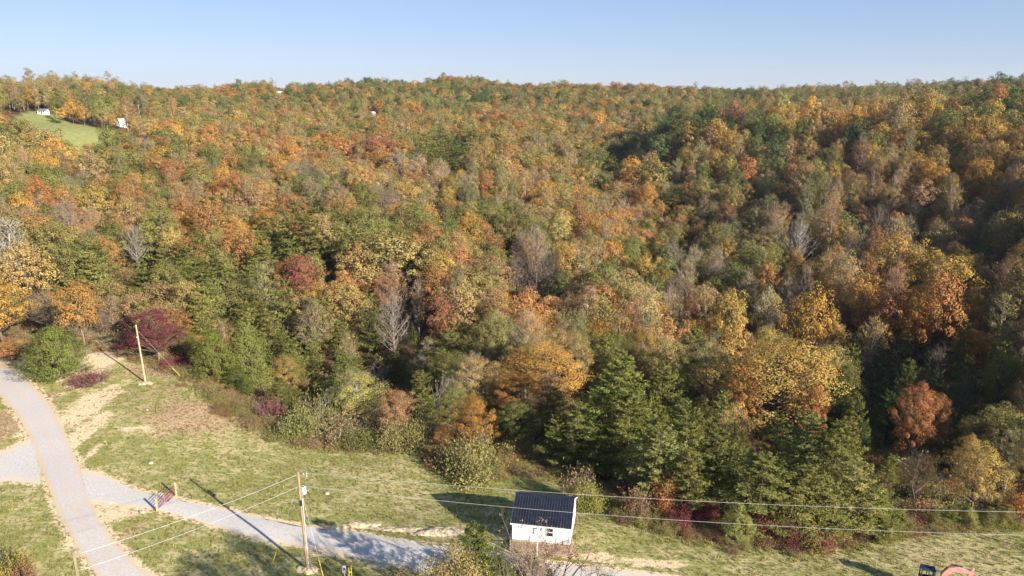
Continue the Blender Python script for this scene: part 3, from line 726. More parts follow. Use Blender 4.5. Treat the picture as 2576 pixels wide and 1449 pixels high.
# the woods' edge, left to right
H_(12, 690, 150, 'round', 'orange', 'pale orange maple leaning over the road bend at the edge of the picture', 'the road bend maple', by=872, var=1)
H_(38, 800, 130, 'round', 'rust', 'low red and yellow maple beside the wooden fence posts', by=905, second='yellow-green', h=4.2, var=2)
H_(150, 818, 150, 'cedar', 'pine green', 'dark green cedar on the roadside bank beside the bend', 'the roadside cedar', by=948, var=1)
H_(106, 880, 60, 'cedar', 'pine green', 'low cedar shoulder joined to the roadside cedar', by=935, h=3.4, var=2)
H_(118, 868, 34, 'round', 'tan', 'tan sapling growing against the front of the roadside cedar', by=938, h=4.6, second='rust', var=3)
H_(92, 822, 60, 'limb', 'grey', 'white broken snag with stub limbs behind the roadside cedar', by=900, bark=M_WHITEBARK, h=5.0, var=1)
H_(225, 915, 80, 'brush', 'maroon', 'greyish brush with red leaves beside the roadside cedar', by=965, cat='brush', h=2.2)
H_(400, 775, 150, 'round', 'maroon', 'maroon spreading sumac behind the bare wooden pole', 'the maroon sumac', by=915, var=4, second='maroon')
H_(325, 805, 60, 'bush', 'maroon', 'smaller maroon sumac at the near side of the big sumac', by=880, h=4.5, second='crimson')
H_(440, 850, 70, 'bush', 'maroon', 'dark maroon sumac thicket in the shade beside a bushy cedar', by=925, h=3, second='maroon', var=1)
H_(118, 765, 40, 'bush', 'maroon', 'small crimson shrub under the pines above the roadside cedar', by=860, h=5)
H_(510, 795, 60, 'round', 'orange', 'small flame orange tree between the maroon sumac and the bushy cedars', 'the flame orange tree', by=925, second='yellow', h=7, var=0)
H_(545, 830, 110, 'cedar', 'pine green', 'bushy bright green cedar at the field corner', 'the bushy corner cedar', by=958, var=0)
H_(630, 815, 130, 'cedar', 'pine green', 'taller bushy cedar behind the field corner', by=975, var=2)
H_(585, 800, 60, 'limb', 'grey', 'white forked snag rising between two bushy cedars', by=930, bark=M_WHITEBARK, var=3)
H_(722, 850, 90, 'round', 'gold', 'pale gold tree above the grey-green thicket', by=1000, h=9.5, second='tan', var=2)
H_(715, 945, 110, 'pine', 'pine olive', 'grey-green scrub pine above the big round shrub', by=1040, h=6, var=1)
H_(640, 985, 40, 'limb', 'grey', 'tiny white barked sapling in the weeds at the field edge', by=1045, bark=M_WHITEBARK, h=3.4, var=2)
H_(682, 985, 60, 'brush', 'maroon', 'pinkish brush beside the big round shrub', by=1055, h=4, var=1)
H_(550, 935, 36, 'cedar', 'pine olive', 'small yellow-green cedar at the edge of the weeds', by=968, h=2.6, var=3)
H_(735, 1020, 118, 'bush', 'bush green', 'big dense round dark green shrub at the field edge', 'the big dense shrub', by=1100, var=0, second='green')
H_(795, 985, 90, 'bush', 'bush green', 'dark shrub filling in behind the big dense shrub', by=1080, var=2, second='green')
H_(806, 985, 80, 'limb', 'grey', 'white stemmed leafless sapling at the field edge', 'the white stemmed sapling', by=1098, bark=M_WHITEBARK, var=0)
H_(905, 930, 150, 'thin', 'yellow-green', 'thin yellow leaved tree over the shrubs at the field edge', 'the thin yellow tree', by=1075, var=1, second='yellow')
H_(850, 1035, 90, 'brush', 'tan', 'brown tangle of brush between two field edge shrubs', by=1112, h=4, var=2)
H_(922, 1055, 96, 'bush', 'bush green', 'grey-green shrub under the thin yellow tree', by=1122, var=3)
H_(1012, 1035, 120, 'bush', 'pale olive', 'wide grey-green shrub beneath a tan tree', by=1125, var=1, second='bush green')
H_(1000, 975, 110, 'round', 'tan', 'round tan tree standing behind the wide grey-green shrub', by=1105, var=5, second='rust')
H_(1095, 930, 70, 'limb', 'grey', 'white leafless tree in front of the dark hollow', 'the white hollow tree', by=1108, bark=M_WHITEBARK, var=4)
H_(975, 870, 80, 'limb', 'grey', 'small white leafless tree against the dark pines', by=1000, bark=M_WHITEBARK, h=8, var=2)
H_(1190, 985, 120, 'round', 'orange', 'orange-brown oak behind the round olive bush', 'the orange-brown oak', by=1150, var=3, second='rust')
H_(1115, 1060, 70, 'round', 'rust', 'low rusty tree between the hollow and the round olive bush', by=1135, h=4.5, var=1)
H_(1198, 1092, 178, 'bush', 'bush green', 'round olive bush standing out in the mown grass', 'the round olive bush', by=1196, var=2, second='yellow-green')
H_(1372, 862, 230, 'round', 'orange', 'broad rust-orange oak with clumped crown above the dark hollow', 'the rust-orange oak', dist=122, var=0, second='rust')
H_(1285, 940, 110, 'round', 'rust', 'smaller rusty oak at the side of the rust-orange oak', dist=116, var=4, second='orange')
H_(1490, 1212, 92, 'bush', 'yellow-green', 'vine covered yellowish bush behind the cabin corner', 'the cabin corner bush', by=1285, var=0, second='yellow-green')
H_(1450, 1190, 62, 'brush', 'tan', 'grey vine tangle on the shoulder of the cabin corner bush', by=1262, h=4.8, var=2)
H_(1455, 835, 100, 'round', 'ochre', 'ochre oak between the rust-orange oak and the pines', dist=134, var=2)
# dark pines behind the cabin
for k, (x, yt, w, by, c, v) in enumerate([(1450, 1005, 130, 1185, 'pine olive', 0), (1402, 1035, 80, 1180, 'pine green', 3), (1545, 885, 170, 1180, 'pine green', 1), (1575, 975, 130, 1215, 'pine green', 2), (1650, 1062, 150, 1275, 'pine olive', 4), (1505, 1070, 90, 1200, 'pine green', 5), (1720, 1000, 110, 1230, 'pine green', 0),
                                          (1790, 1072, 150, 1290, 'pine green', 3), (1640, 985, 90, 1190, 'pine green', 1), (1905, 1130, 150, 1335, 'pine olive', 2), (2010, 1030, 150, 1270, 'pine olive', 5), (2085, 1045, 120, 1290, 'pine green', 4), (2140, 1140, 140, 1335, 'pine olive', 0), (2005, 1160, 150, 1345, 'pine olive', 1), (1945, 1030, 90, 1240, 'pine green', 3), (1725, 1130, 110, 1300, 'pine olive', 5), (2190, 1215, 100, 1340, 'pine olive', 2), (2080, 1200, 110, 1350, 'pine olive', 3)]):
    H_(x, yt + 6, w * 1.22, 'pine', c, None, 'pines behind the cabin' if k == 4 else None, by=by, var=v)
H_(1835, 1005, 96, 'slim', 'yellow', 'pale yellow sparse tree standing up among the dark pines', 'the pale yellow tree', by=1215, var=1, second='tan')
H_(1985, 842, 330, 'round', 'gold', 'huge golden orange oak, the widest crown in the woods', 'the huge golden oak', dist=132, var=5, second='orange')
H_(1900, 905, 130, 'round', 'rust', 'orange-brown lower crown leaning from the huge golden oak', dist=128, var=2, second='orange')
H_(2085, 960, 80, 'round', 'rust', 'rusty young oak at the foot of the huge golden oak', dist=124, var=3, second='orange')
H_(1690, 850, 140, 'round', 'olive', 'olive-brown oak left of the huge golden oak', 'the olive-brown oak', dist=138, var=4, second='tan')
H_(1800, 855, 100, 'slim', 'ochre', 'ochre tree between the olive-brown oak and the huge golden oak', dist=136, var=2)
H_(1940, 808, 60, 'round', 'yellow-green', 'small bright yellow-green tree above the huge golden oak', dist=152, var=1, second='yellow')
H_(2440, 1105, 140, 'round', 'gold', 'yellow-olive tree at the lower woods edge by the power lines', 'the yellow-olive tree', by=1300, var=0, second='olive')
H_(2545, 1190, 80, 'bush', 'rust', 'orange-red shrub near the yellow-olive tree', by=1300, h=5.5, second='orange')
H_(2300, 1130, 130, 'limb', 'grey', 'grey leafless tree in the shade by the yellow-olive tree', by=1305, var=1)
H_(2265, 1185, 26, 'bush', 'orange', 'little orange sapling in front of a shaded leafless tree', by=1240, h=4.5, second='rust')
H_(2420, 1035, 80, 'round', 'gold', 'small gold tree in the dark pine hollow', by=1240, var=3, h=10)
H_(2360, 968, 110, 'round', 'rust', 'deep orange tree half hidden in the dark pines', dist=128, var=2, second='crimson')
# maroon sumac and young cedars along the lower edge
for (x, yt, w, by, lab) in [(1905, 1262, 90, 1345, 'dark red sumac directly below the power lines'), (1990, 1308, 100, 1368, 'wide crimson sumac thicket at the woods foot'), (2060, 1325, 70, 1372, 'crimson sumac at the outer tip of the thicket'), (1775, 1245, 80, 1325, 'shaded maroon sumac behind the cabin field'), (1720, 1262, 60, 1322, 'small shaded maroon sumac near the dark pines')]:
    H_(x, yt, w, 'bush', 'maroon', lab, by=by, second='crimson', var=int(x) % 4)
H_(1850, 1262, 80, 'cedar', 'pine olive', 'young bright cedar between two sumacs', by=1362, var=1)
H_(1600, 1245, 60, 'brush', 'brown', 'brown brush at the shaded woods foot behind the cabin', by=1302, h=4)
H_(1670, 1225, 80, 'bush', 'rust', 'russet low tree under the dark pines behind the cabin', by=1300, h=6, second='brown')
for (x, yt, w, by, lab) in [(2262, 1272, 50, 1342, 'young bright cedar below the power lines'), (2345, 1292, 34, 1330, 'knee high cedar in the grass by the woods'), (2430, 1292, 40, 1326, 'pale young cedar standing in the long grass'), (2480, 1300, 34, 1326, 'yellowish seedling cedar beside the pale young cedar'), (2530, 1270, 46, 1320, 'darker young cedar near the picture edge'), (2215, 1290, 70, 1352, 'broad young cedar at the tip of the pine stand'), (2390, 1285, 40, 1322, 'seedling cedar in the shaded weeds')]:
    H_(x, yt, w * 1.3, 'pine' if int(x) % 3 else 'cedar', 'pine olive', lab, by=by, var=int(x) % 4, h=(by - yt) / 24.)
# landmarks inside the woods
H_(752, 632, 118, 'round', 'crimson', 'dusty crimson oak in the middle woods', 'the crimson oak', dist=222, var=3, second='red-brown')
H_(985, 575, 210, 'round', 'olive', 'huge olive green oak in the middle woods', 'the huge olive oak', dist=236, var=0, second='ochre')
H_(905, 610, 120, 'round', 'ochre', 'rusty ochre oak beside the huge olive oak', dist=232, var=2, second='rust')
H_(40, 545, 170, 'bare', 'grey', 'big white limbed leafless tree with reddish twigs', 'the white limbed tree', dist=240, var=0, bark=M_WHITEBARK)
H_(70, 605, 150, 'round', 'ochre', 'rounded mustard yellow tree under the white limbed tree', 'the mustard tree', dist=216, var=4, second='gold')
H_(355, 555, 60, 'bare', 'grey', 'pale barked dead tree in the left woods', 'the leaning dead tree', dist=262, var=3, bark=M_PALE)
H_(190, 700, 130, 'round', 'orange', 'orange oak over the olive pines', 'the orange pine-top oak', dist=172, var=1, second='tan')
H_(780, 535, 150, 'pine', 'pine green', 'broad layered pine behind the crimson oak', 'the broad layered pine', dist=262, var=2)
H_(1252, 585, 46, 'slim', 'orange', 'narrow bright orange tree in the middle woods', 'the narrow orange tree', dist=292, var=0, second='orange')
H_(1412, 535, 62, 'slim', 'yellow', 'bright yellow pointed tree in the middle woods', 'the yellow pointed tree', dist=322, var=2)
H_(1130, 465, 58, 'round', 'gold', 'golden round tree on the middle slope', 'the golden round tree', dist=385, var=1, second='yellow')
H_(645, 315, 50, 'slim', 'orange', 'pointed orange tree below the far fields', 'the pointed orange tree', dist=545, var=1, second='gold')
H_(985, 655, 80, 'thin', 'red-brown', 'reddish thinning tree with white trunk below the huge olive oak', 'the reddish thinning tree', dist=205, var=2)
H_(985, 735, 90, 'bare', 'grey', 'pale leafless tree below the reddish thinning tree', 'the pale leafless tree', dist=178, var=1, bark=M_PALE)
H_(1050, 690, 40, 'bare', 'grey', 'solitary pale dead trunk beside an olive oak', dist=198, var=4, bark=M_PALE)
H_(1110, 740, 90, 'round', 'red-brown', 'dull pink oak in the middle woods', 'the dull pink oak', dist=176, var=5, second='rust')
H_(270, 455, 110, 'round', 'gold', 'golden oak with billowing crown in the left woods', 'the billowing golden oak', dist=330, var=2, second='ochre')
H_(1350, 640, 110, 'bare', 'grey', 'wide grey leafless tree in the middle woods', 'the wide grey tree', dist=236, var=2)
for x, yt, w, d in [(1720, 290, 110, 520), (1640, 308, 70, 505), (1790, 300, 70, 515)]: H_(x, yt, w, 'round', 'dark green', None, 'the dark green spur oaks' if x == 1720 else None, dist=d, var=x % 6, second='green')
H_(1915, 330, 80, 'round', 'dark green', 'dark green oak in front of the right ridge', 'the dark green ridge oak', dist=455, var=1, second='green')
H_(2105, 285, 70, 'round', 'dark green', 'dark green round oak high on the right ridge', 'the high dark oak', dist=480, var=2, second='dark green')
H_(2460, 560, 40, 'cedar', 'cedar green', 'dark solitary cedar on the right slope', 'the dark slope cedar', dist=292, var=0)
H_(2350, 555, 90, 'slim', 'gold', 'golden tree with white trunk on the right slope', 'the golden white-trunk tree', dist=300, var=3, second='tan')
H_(2555, 445, 90, 'round', 'orange', 'glowing orange oak at the far end of the right slope', 'the glowing orange oak', dist=330, var=0, second='gold')
H_(2000, 545, 60, 'bare', 'grey', 'white forked trunk on the right slope', 'the white forked trunk', dist=300, var=3, bark=M_WHITEBARK)
H_(1120, 375, 70, 'pine', 'pine green', 'pale blue-green pine in the middle pine stand', 'the pale pine stand', dist=500, var=1)
# the row of trees across the hilltop meadow
for x, yt, w, d, c in [(222, 268, 36, 590, 'gold'), (250, 250, 40, 600, 'orange'), (275, 262, 30, 592, 'orange'), (300, 252, 34, 600, 'olive'), (322, 270, 36, 590, 'ochre'), (208, 262, 20, 605, 'olive'), (345, 283, 26, 590, 'gold')]:
    H_(x, yt, w, 'round', c, None, 'the meadow tree row' if x == 275 else None, dist=d, var=x % 6)
# trees on the near side of the driveway; their feet lie below the picture
H_(1260, 1398, 80, 'cedar', 'cedar green', 'lower cedar among the leafless foreground trees', by=1500, var=3, second='pine green')
for k, (x, yt, w, by, h, lab) in enumerate([(1235, 1335, 120, 1500, 0, 'leafless tree overlapping the scraggly evergreen'), (1325, 1298, 140, 1496, 0, 'leafless tree right in front of the cabin wall'), (1400, 1305, 120, 1490, 0, 'reddish twigged leafless tree before the cabin deck'), (1485, 1338, 130, 1500, 0, 'pale limbed leafless tree beside the deck corner'), (1140, 1375, 110, 1490, 0, 'low leafless tree at the near driveway edge'), (1275, 1360, 120, 1500, 0, 'leafless tree with yellow leaves low in front of the cabin'),
    (1350, 1330, 120, 1512, 0, 'second leafless tree between the cabin door and the driveway'), (1440, 1370, 110, 1506, 0, 'lower leafless tree before the deck railing'), (1200, 1370, 110, 1512, 0, 'twiggy tree with last yellow leaves under the scraggly evergreen'), (1300, 1395, 110, 1490, 0, 'short twiggy tree at the driveway before the cabin')]):
    H_(x, yt, w, 'limb', 'gold' if k in (0, 4, 5, 8) else 'grey', lab, by=by, var=k % 4, group='leafless trees in front of the cabin')
H_(1340, 1405, 120, 'brush', 'tan', 'brush thicket on the near side of the driveway', by=1470, h=3.5, var=1)
H_(1210, 1410, 110, 'brush', 'yellow-green', 'brush with yellow leaves beside the driveway', by=1475, h=3.5, var=2)
H_(28, 1350, 110, 'bush', 'yellow-green', 'dark shrub with yellow leaves in the near grass corner', by=1462, h=3.6, second='gold', var=1)
H_(60, 1385, 60, 'brush', 'brown', 'brown twigs at the foot of the yellow leaved shrub', by=1470, h=2.6)
# tall trees on the near bank: mostly below the frame, their shadows lie over the grass and the driveway
for (x_, y_, h_, w_, f_, c_, v_) in [(-3.8, 61.6, 11.4, 2.9, 'pine', 'cedar green', 0), (-4.6, 49.6, 17.2, 4.0, 'round', 'pale olive', 2), (-9.5, 46.8, 16.9, 3.8, 'round', 'ochre', 1), (1.5, 51.5, 15.6, 3.6, 'bare', 'gold', 3)]:
    Hn, Rn, nv = FORMS[f_]
    TREES.append(dict(form=f_, var=v_, x=x_, y=y_, z=z1(x_, y_) - .1, sh=h_ / Hn, sr=w_ / Rn, rot=1.0, col=c_, label=('scraggly dark evergreen rising in front of the driveway' if f_ == 'pine' else None), hero=True, cat=None, second=None, R=w_, H=h_))
VIEWS = [(84, 325, [84, 110, 200, 250, 325], [300, 306, 320, 324, 319], 583), (172, 198, [0, 2576], [291, 291], 622), (354, 371, [0, 2576], [292, 292], 636), (952, 970, [0, 2576], [272, 272], 834), (2070, 2100, [0, 2576], [238, 238], 900), (728, 762, [0, 2576], [208, 208], 1068),
         (405, 413, [0, 2576], [262, 262], 742), (19, 27, [0, 2576], [278, 278], 612), (101, 110, [0, 2576], [300, 300], 636)]
# ---- the woods: a jittered scatter over the terrain
def patch_list():
    return [  # x, y, rx, ry, strength, form weights, colour weights
        (860, 900, 230, 110, 1.6, dict(pine=7, cedar=2, thin=1.2, bush=2), ['pine olive', 'pine green']), (620, 900, 130, 70, 1.6, dict(pine=7, cedar=4), ['pine olive', 'pine green']),
        (560, 690, 190, 120, 1.2, dict(pine=8, round=1), None), (640, 840, 170, 90, 1.1, dict(pine=7, round=1), None), (330, 720, 200, 50, .9, dict(pine=6, round=2), None), (150, 720, 90, 40, .8, dict(pine=6, cedar=1), None),
        (300, 440, 140, 45, 1.0, dict(pine=8), None), (1120, 395, 120, 45, 1.1, dict(pine=9), ['pine green', 'green']), (780, 570, 100, 45, 1.2, dict(pine=9), None), (1660, 690, 95, 70, 1.0, dict(pine=8, round=1), None),
        (960, 850, 90, 60, .7, dict(pine=5, thin=2), None), (1150, 880, 50, 50, .7, dict(pine=6), None), (1640, 1080, 280, 150, 2.0, dict(pine=14, cedar=1), None), (1980, 1180, 260, 130, 2.0, dict(pine=14, cedar=1), None),
        (2300, 960, 180, 110, 1.4, dict(pine=8, round=1, bare=1), ['pine green', 'dark green']), (2480, 1000, 100, 120, 1.0, dict(pine=5, round=3), ['pine green', 'green']), (2200, 1100, 90, 120, 1.0, dict(pine=8), None),
        (1000, 490, 150, 60, .9, dict(thin=6, bare=1.5, round=4), ['tan', 'grey', 'rust', 'ochre']), (780, 450, 120, 40, .6, dict(thin=5, bare=1, round=5), ['tan', 'ochre', 'pale olive']), (1330, 690, 70, 60, .9, dict(bare=4, thin=5), ['grey', 'tan']), (1750, 720, 100, 60, .7, dict(bare=3, thin=5, round=2), ['tan', 'grey', 'pale olive']),
        (1960, 790, 130, 40, .9, dict(bare=3, thin=5, round=2), ['grey', 'tan']), (1420, 430, 120, 40, .8, dict(thin=4, slim=5, round=3), ['pale olive', 'tan', 'ochre']), (2250, 790, 200, 40, .7, dict(thin=6, bare=1, round=3), ['tan', 'brown', 'rust']), (2320, 840, 160, 40, .9, dict(round=8), ['orange', 'rust', 'gold']),
        (970, 640, 130, 80, .8, dict(round=9), ['olive', 'green', 'ochre']), (1280, 820, 130, 90, .8, dict(round=6, thin=4), ['rust', 'orange', 'tan']), (1500, 800, 120, 60, .7, dict(round=6, thin=2), ['rust', 'orange', 'ochre']), (870, 740, 110, 70, .8, dict(round=8), ['rust', 'orange', 'ochre']),
        (1720, 320, 110, 30, 1.5, dict(round=9), ['dark green', 'green']), (1920, 345, 50, 40, 1.2, dict(round=9), ['dark green', 'green']), (1580, 385, 90, 25, 1.0, dict(round=5, pine=4), ['dark green', 'green']),
        (2350, 360, 230, 60, .6, dict(round=8, slim=2), ['gold', 'orange', 'green', 'olive']), (2480, 460, 130, 70, .8, dict(round=8), ['orange', 'gold', 'ochre']), (2420, 620, 120, 60, .7, dict(slim=6, round=3), ['gold', 'ochre', 'orange']), (2480, 330, 100, 60, .6, dict(round=8), ['green', 'dark green', 'gold']),
        (1850, 235, 90, 18, 1.3, dict(round=4, pine=5), ['dark green', 'pine green']), (2150, 235, 330, 18, .9, dict(slim=9), ['pale olive', 'olive', 'green']), (1500, 225, 250, 15, .8, dict(round=9), ['red-brown', 'rust', 'orange', 'green']), (1150, 200, 80, 10, .8, dict(round=9), ['rust', 'orange']), (1250, 235, 200, 20, .8, dict(round=9), ['green', 'dark green', 'olive']),
        (2480, 225, 90, 18, 1.0, dict(round=8), ['dark green', 'red-brown', 'green']), (930, 215, 80, 12, 1.2, dict(round=9), ['dark green', 'green']), (600, 235, 250, 25, .6, dict(round=8, slim=2), ['green', 'olive', 'rust', 'orange', 'dark green']), (120, 215, 160, 30, .9, dict(slim=6, thin=4), ['pale olive', 'tan', 'ochre']),
        (700, 400, 200, 35, .7, dict(round=8), ['rust', 'orange', 'olive', 'ochre', 'red-brown']), (900, 390, 120, 40, .6, dict(round=8), ['rust', 'red-brown', 'ochre']), (850, 330, 250, 30, .6, dict(round=9), ['olive', 'green', 'ochre', 'gold']), (150, 400, 200, 40, .6, dict(round=9), ['ochre', 'olive', 'orange', 'gold']),
        (270, 480, 90, 60, .8, dict(round=8), ['gold', 'ochre', 'olive']), (100, 520, 130, 50, .7, dict(round=8), ['green', 'olive', 'rust'])]

def scatter():
    r = np.random.default_rng(21)
    pts = []
    for (dmin, dmax, sp) in ((60, 175, 5.7), (175, 330, 6.7), (330, 700, 7.9), (700, 1750, 8.6)):
        n = int(dmax * 1.0 / sp) + 2
        gx, gy = np.meshgrid(np.arange(-n, n + 1) * sp, np.arange(0, n * 1.2) * sp * .87)
        gx = gx + (np.arange(gx.shape[0]) % 2)[:, None] * sp / 2
        x = gx.ravel() + r.uniform(-.42, .42, gx.size) * sp; y = gy.ravel() + r.uniform(-.42, .42, gy.size) * sp
        d = np.hypot(x, y); a = np.degrees(np.arctan2(x, y))
        k = (d >= dmin) & (d < dmax) & (a > -40) & (a < np.where(d < 420, 50, 40))
        pts.append(np.column_stack([x[k], y[k]]))
    P = np.vstack(pts); x, y = P.T
    d = np.hypot(x, y)
    k = ~inside(x, y, FIELD) & ~inside(x, y, MEADOW)
    sd = seg_dist(x, y, np.vstack([FIELD, FIELD[:1]])); k &= (sd > 2.2) | (d > 240)
    k &= (seg_dist(x, y, rl) > 6) & (seg_dist(x, y, rr) > 6)
    for t in TREES:
        if t.get('hero'): k &= np.hypot(x - t['x'], y - t['y']) > (.66 * t['R'] + 3.2 if t['form'] not in ('bush', 'brush', 'limb') else .8 * t['R'] + 1.2)
    for q in CLEAR: k &= ~inside(x, y, q)
    x, y = x[k], y[k]; d = np.hypot(x, y); z = zt(x, y); sd = sd[k]
    u, v, f = project(np.column_stack([x, y, z + 9]))
    PL = patch_list()
    views = []
    for t in TREES:                                   # no scattered tree grows up in front of a tree picked out by the eye
        D = math.hypot(t['x'], t['y'])
        if t['hero'] and t['label'] and D < 620 and t['form'] not in ('bush', 'brush'):
            ua, va, fa = project(np.array([t['x'], t['y'], t['z'] + t['H'] * (.60 if t['form'] not in ('bare', 'limb') else .35)])); w_ = t['R'] * FD / fa * .6
            views.append((ua - w_, ua + w_, [0, 2576], [va, va], D))
    ut, vt, ft = project(np.column_stack([x, y, z + 16]))
    base_forms = ['round', 'slim', 'thin', 'bare', 'pine']
    smooth = np.sin(x / 84 + 1.7 * np.sin(y / 63)) * np.sin(y / 72 + 1.3 * np.sin(x / 91))       # stands of one species
    for i in range(len(x)):
        right = np.clip((u[i] - 1500) / 500, 0, 1); far = np.clip((330 - v[i]) / 80, 0, 1)
        fw = dict(round=70, slim=12 + 14 * right, thin=9 + 7 * right, bare=2 + 3 * right, pine=5 - 3 * right)
        if far > .5: fw = dict(round=74, slim=10, thin=9, bare=3, pine=4)
        cols = ['olive', 'ochre', 'rust', 'tan', 'ochre', 'orange', 'rust', 'tan', 'olive', 'gold', 'green'] if right < .5 else ['gold', 'ochre', 'orange', 'tan', 'brown', 'gold', 'rust', 'ochre', 'olive', 'pale olive', 'brown', 'green']
        if far > .5: cols = ['olive', 'green', 'dark green', 'green', 'ochre', 'olive', 'orange', 'tan', 'ochre', 'green', 'olive', 'rust', 'green']
        for (px, py, rx, ry, s, w, cc) in PL:
            q = ((u[i] - px) / rx) ** 2 + ((v[i] - py) / ry) ** 2
            if q < 1.6 and r.random() < min(1, s * math.exp(-q * .9)):
                fw = dict(w)
                if cc: cols = cc
                break
        ks = list(fw); wv_ = np.array([fw[a] for a in ks], float); form = ks[r.choice(len(ks), p=wv_ / wv_.sum())]
        if sd[i] < 7 and d[i] < 240 and r.random() < .55: form = r.choice(['bush', 'brush', 'cedar', 'thin'])
        H, R, nv = FORMS[form]
        c = cols[int((np.clip(.5 + .5 * smooth[i] + r.normal(0, .28), 0, .999)) * len(cols))]
        if form == 'pine': c = c if c.startswith('pine') or c == 'dark green' else r.choice(['pine green', 'pine olive', 'pine green'])
        if form == 'cedar': c = 'cedar green'
        if form == 'bare': c = str(r.choice(['grey', 'tan', 'grey']))
        if form == 'thin' and c in ('green', 'dark green', 'pine green'): c = 'pale olive'
        if form == 'bush': c = r.choice(['bush green', 'yellow-green', 'pale olive', 'brown'])
        if form == 'brush': c = r.choice(['brown', 'tan', 'tan', 'bush green', 'pale olive'])
        s = float(np.clip(r.normal(1, .20), .58, 1.5)); edge = np.clip(.45 + sd[i] / 60, .45, 1) if d[i] < 240 else 1
        if d[i] > 600: s *= .90
        if r.random() < .07: continue
        if d[i] < 210: s *= .80 + .2 * max(0, (d[i] - 150) / 60)
        if right > .3 and far < .5 and r.random() < .34 * right: continue
        hh = H * s * edge; u2, v2, f2 = project(np.array([x[i], y[i], z[i] + hh])); hw = R * s * FD / f2
        shrink_ = 1.0
        for (x0, x1, xs, ys, D) in VIEWS:                 # openings: only low growth in front of the far clearing and houses
            if d[i] < D and u2 + hw > x0 and u2 - hw < x1 and v2 < np.interp(u2, xs, ys):
                ub, vb, fb = project(np.array([x[i], y[i], z[i]])); shrink_ = min(shrink_, (vb - np.interp(u2, xs, ys)) / max(vb - v2, 1e-6))
        if shrink_ * hh < 3.5: continue
        s *= shrink_
        if any(d[i] < D and u2 + hw > x0 and u2 - hw < x1 and v2 < np.interp(u2, xs, ys) for (x0, x1, xs, ys, D) in views): continue
        TREES.append(dict(form=form, var=int(r.integers(nv)), x=x[i], y=y[i], z=z[i] - .15, sh=s * edge * float(r.uniform(.86, 1.16)) * (1 + .10 * right * (far < .5)), sr=s * float(r.uniform(.74, 1.14)) * (.6 + .4 * edge) * (1 - .16 * right * (far < .5)), rot=float(r.uniform(0, 6.28)), col=c, label=None, hero=False, cat=None, second=None, H=H * s * edge, R=R * s))
scatter()
# low growth under the trees, nearest woods only
def undergrowth():
    r = np.random.default_rng(5); out = []
    n = 5200; a = np.radians(r.uniform(-39, 42, n)); d = np.sqrt(r.uniform(70 ** 2, 300 ** 2, n)); x, y = d * np.sin(a), d * np.cos(a)
    sd = seg_dist(x, y, np.vstack([FIELD, FIELD[:1]])); k = ~inside(x, y, FIELD) & (seg_dist(x, y, rl) > 3) & (r.random(n) < np.clip(1.25 - sd / 90, .35, 1))
    for t in TREES:
        if t.get('hero') and t['form'] == 'bush': k &= np.hypot(x - t['x'], y - t['y']) > t['R']
    for q in CLEAR: k &= ~inside(x, y, q) | (r.random(n) < .3)
    x, y, d, sd = x[k], y[k], d[k], sd[k]; z = zt(x, y)
    # a tangled fringe of brush and tall weeds along the very edge
    ex_, ey_ = [], []
    for (ax, ay), (bx, by) in zip(EDGE_W[:-1], EDGE_W[1:]):
        m = int(math.hypot(bx - ax, by - ay) * 5) + 1; t = r.random(m); ex_.append(ax + (bx - ax) * t + r.normal(0, 1.3, m)); ey_.append(ay + (by - ay) * t + r.normal(.8, 1.3, m))
    ex_, ey_ = np.concatenate(ex_), np.concatenate(ey_); kk = (seg_dist(ex_, ey_, rl) > 7) & (seg_dist(ex_, ey_, rr) > 5); ex_, ey_ = ex_[kk], ey_[kk]
    x = np.r_[x, ex_]; y = np.r_[y, ey_]; d = np.hypot(x, y); z = zt(x, y); sd = np.r_[sd, np.full(len(ex_), 1.0)]
    for i in range(len(x)):
        form = r.choice(['bush', 'brush', 'brush']); s = r.uniform(.40, 1.0) * (.55 if sd[i] < 2 else 1)
        c = r.choice(['bush green', 'pale olive', 'brown', 'tan', 'brown', 'olive', 'yellow-green', 'maroon'], p=[.2, .19, .19, .16, .1, .1, .052, .008])
        out.append(dict(form=str(form), var=int(r.integers(3)), x=x[i], y=y[i], z=z[i] - .05, sh=s, sr=s * r.uniform(.9, 1.5), rot=r.uniform(0, 6), col=str(c), lod=0 if d[i] < 130 else 1))
    return out
LOW = undergrowth()

# ---- which trees show largest: a painter's pass over the crowns, nearest first
def visible_pixels():
    w, h = 644, 363; buf = np.zeros((h, w), bool); n = len(TREES); vis = np.zeros(n, int)
    X = np.array([[t['x'], t['y'], t['z']] for t in TREES]); Hh = np.array([t['sh'] * FORMS[t['form']][0] for t in TREES]); Rr = np.array([t['sr'] * FORMS[t['form']][1] for t in TREES])
    low = np.array([.1 if t['form'] in ('bush', 'brush', 'cedar') else .28 for t in TREES])
    u1, v1, f1 = project(X + np.column_stack([0 * Hh, 0 * Hh, Hh])); u0, v0, f0 = project(X + np.column_stack([0 * Hh, 0 * Hh, Hh * low]))
    for i in np.argsort(np.hypot(X[:, 0], X[:, 1])):
        if f0[i] < 5: continue
        rx = Rr[i] * FD / f0[i] / 4 * .92; cx = (u0[i] + u1[i]) / 8; cy = (v0[i] + v1[i]) / 8; ry = max((v0[i] - v1[i]) / 8, rx * .4) + rx * .15
        x0, x1, y0, y1 = int(max(cx - rx, 0)), int(min(cx + rx + 1, w)), int(max(cy - ry, 0)), int(min(cy + ry + 1, h))
        if x0 >= x1 or y0 >= y1: continue
        yy, xx = np.ogrid[y0:y1, x0:x1]; m = ((xx + .5 - cx) / rx) ** 2 + ((yy + .5 - cy) / ry) ** 2 < 1
        sub = buf[y0:y1, x0:x1]; vis[i] = np.count_nonzero(m & ~sub); sub |= m
    return vis, (u0 + u1) / 2, (v0 + v1) / 2
VIS, UU, VV = visible_pixels()
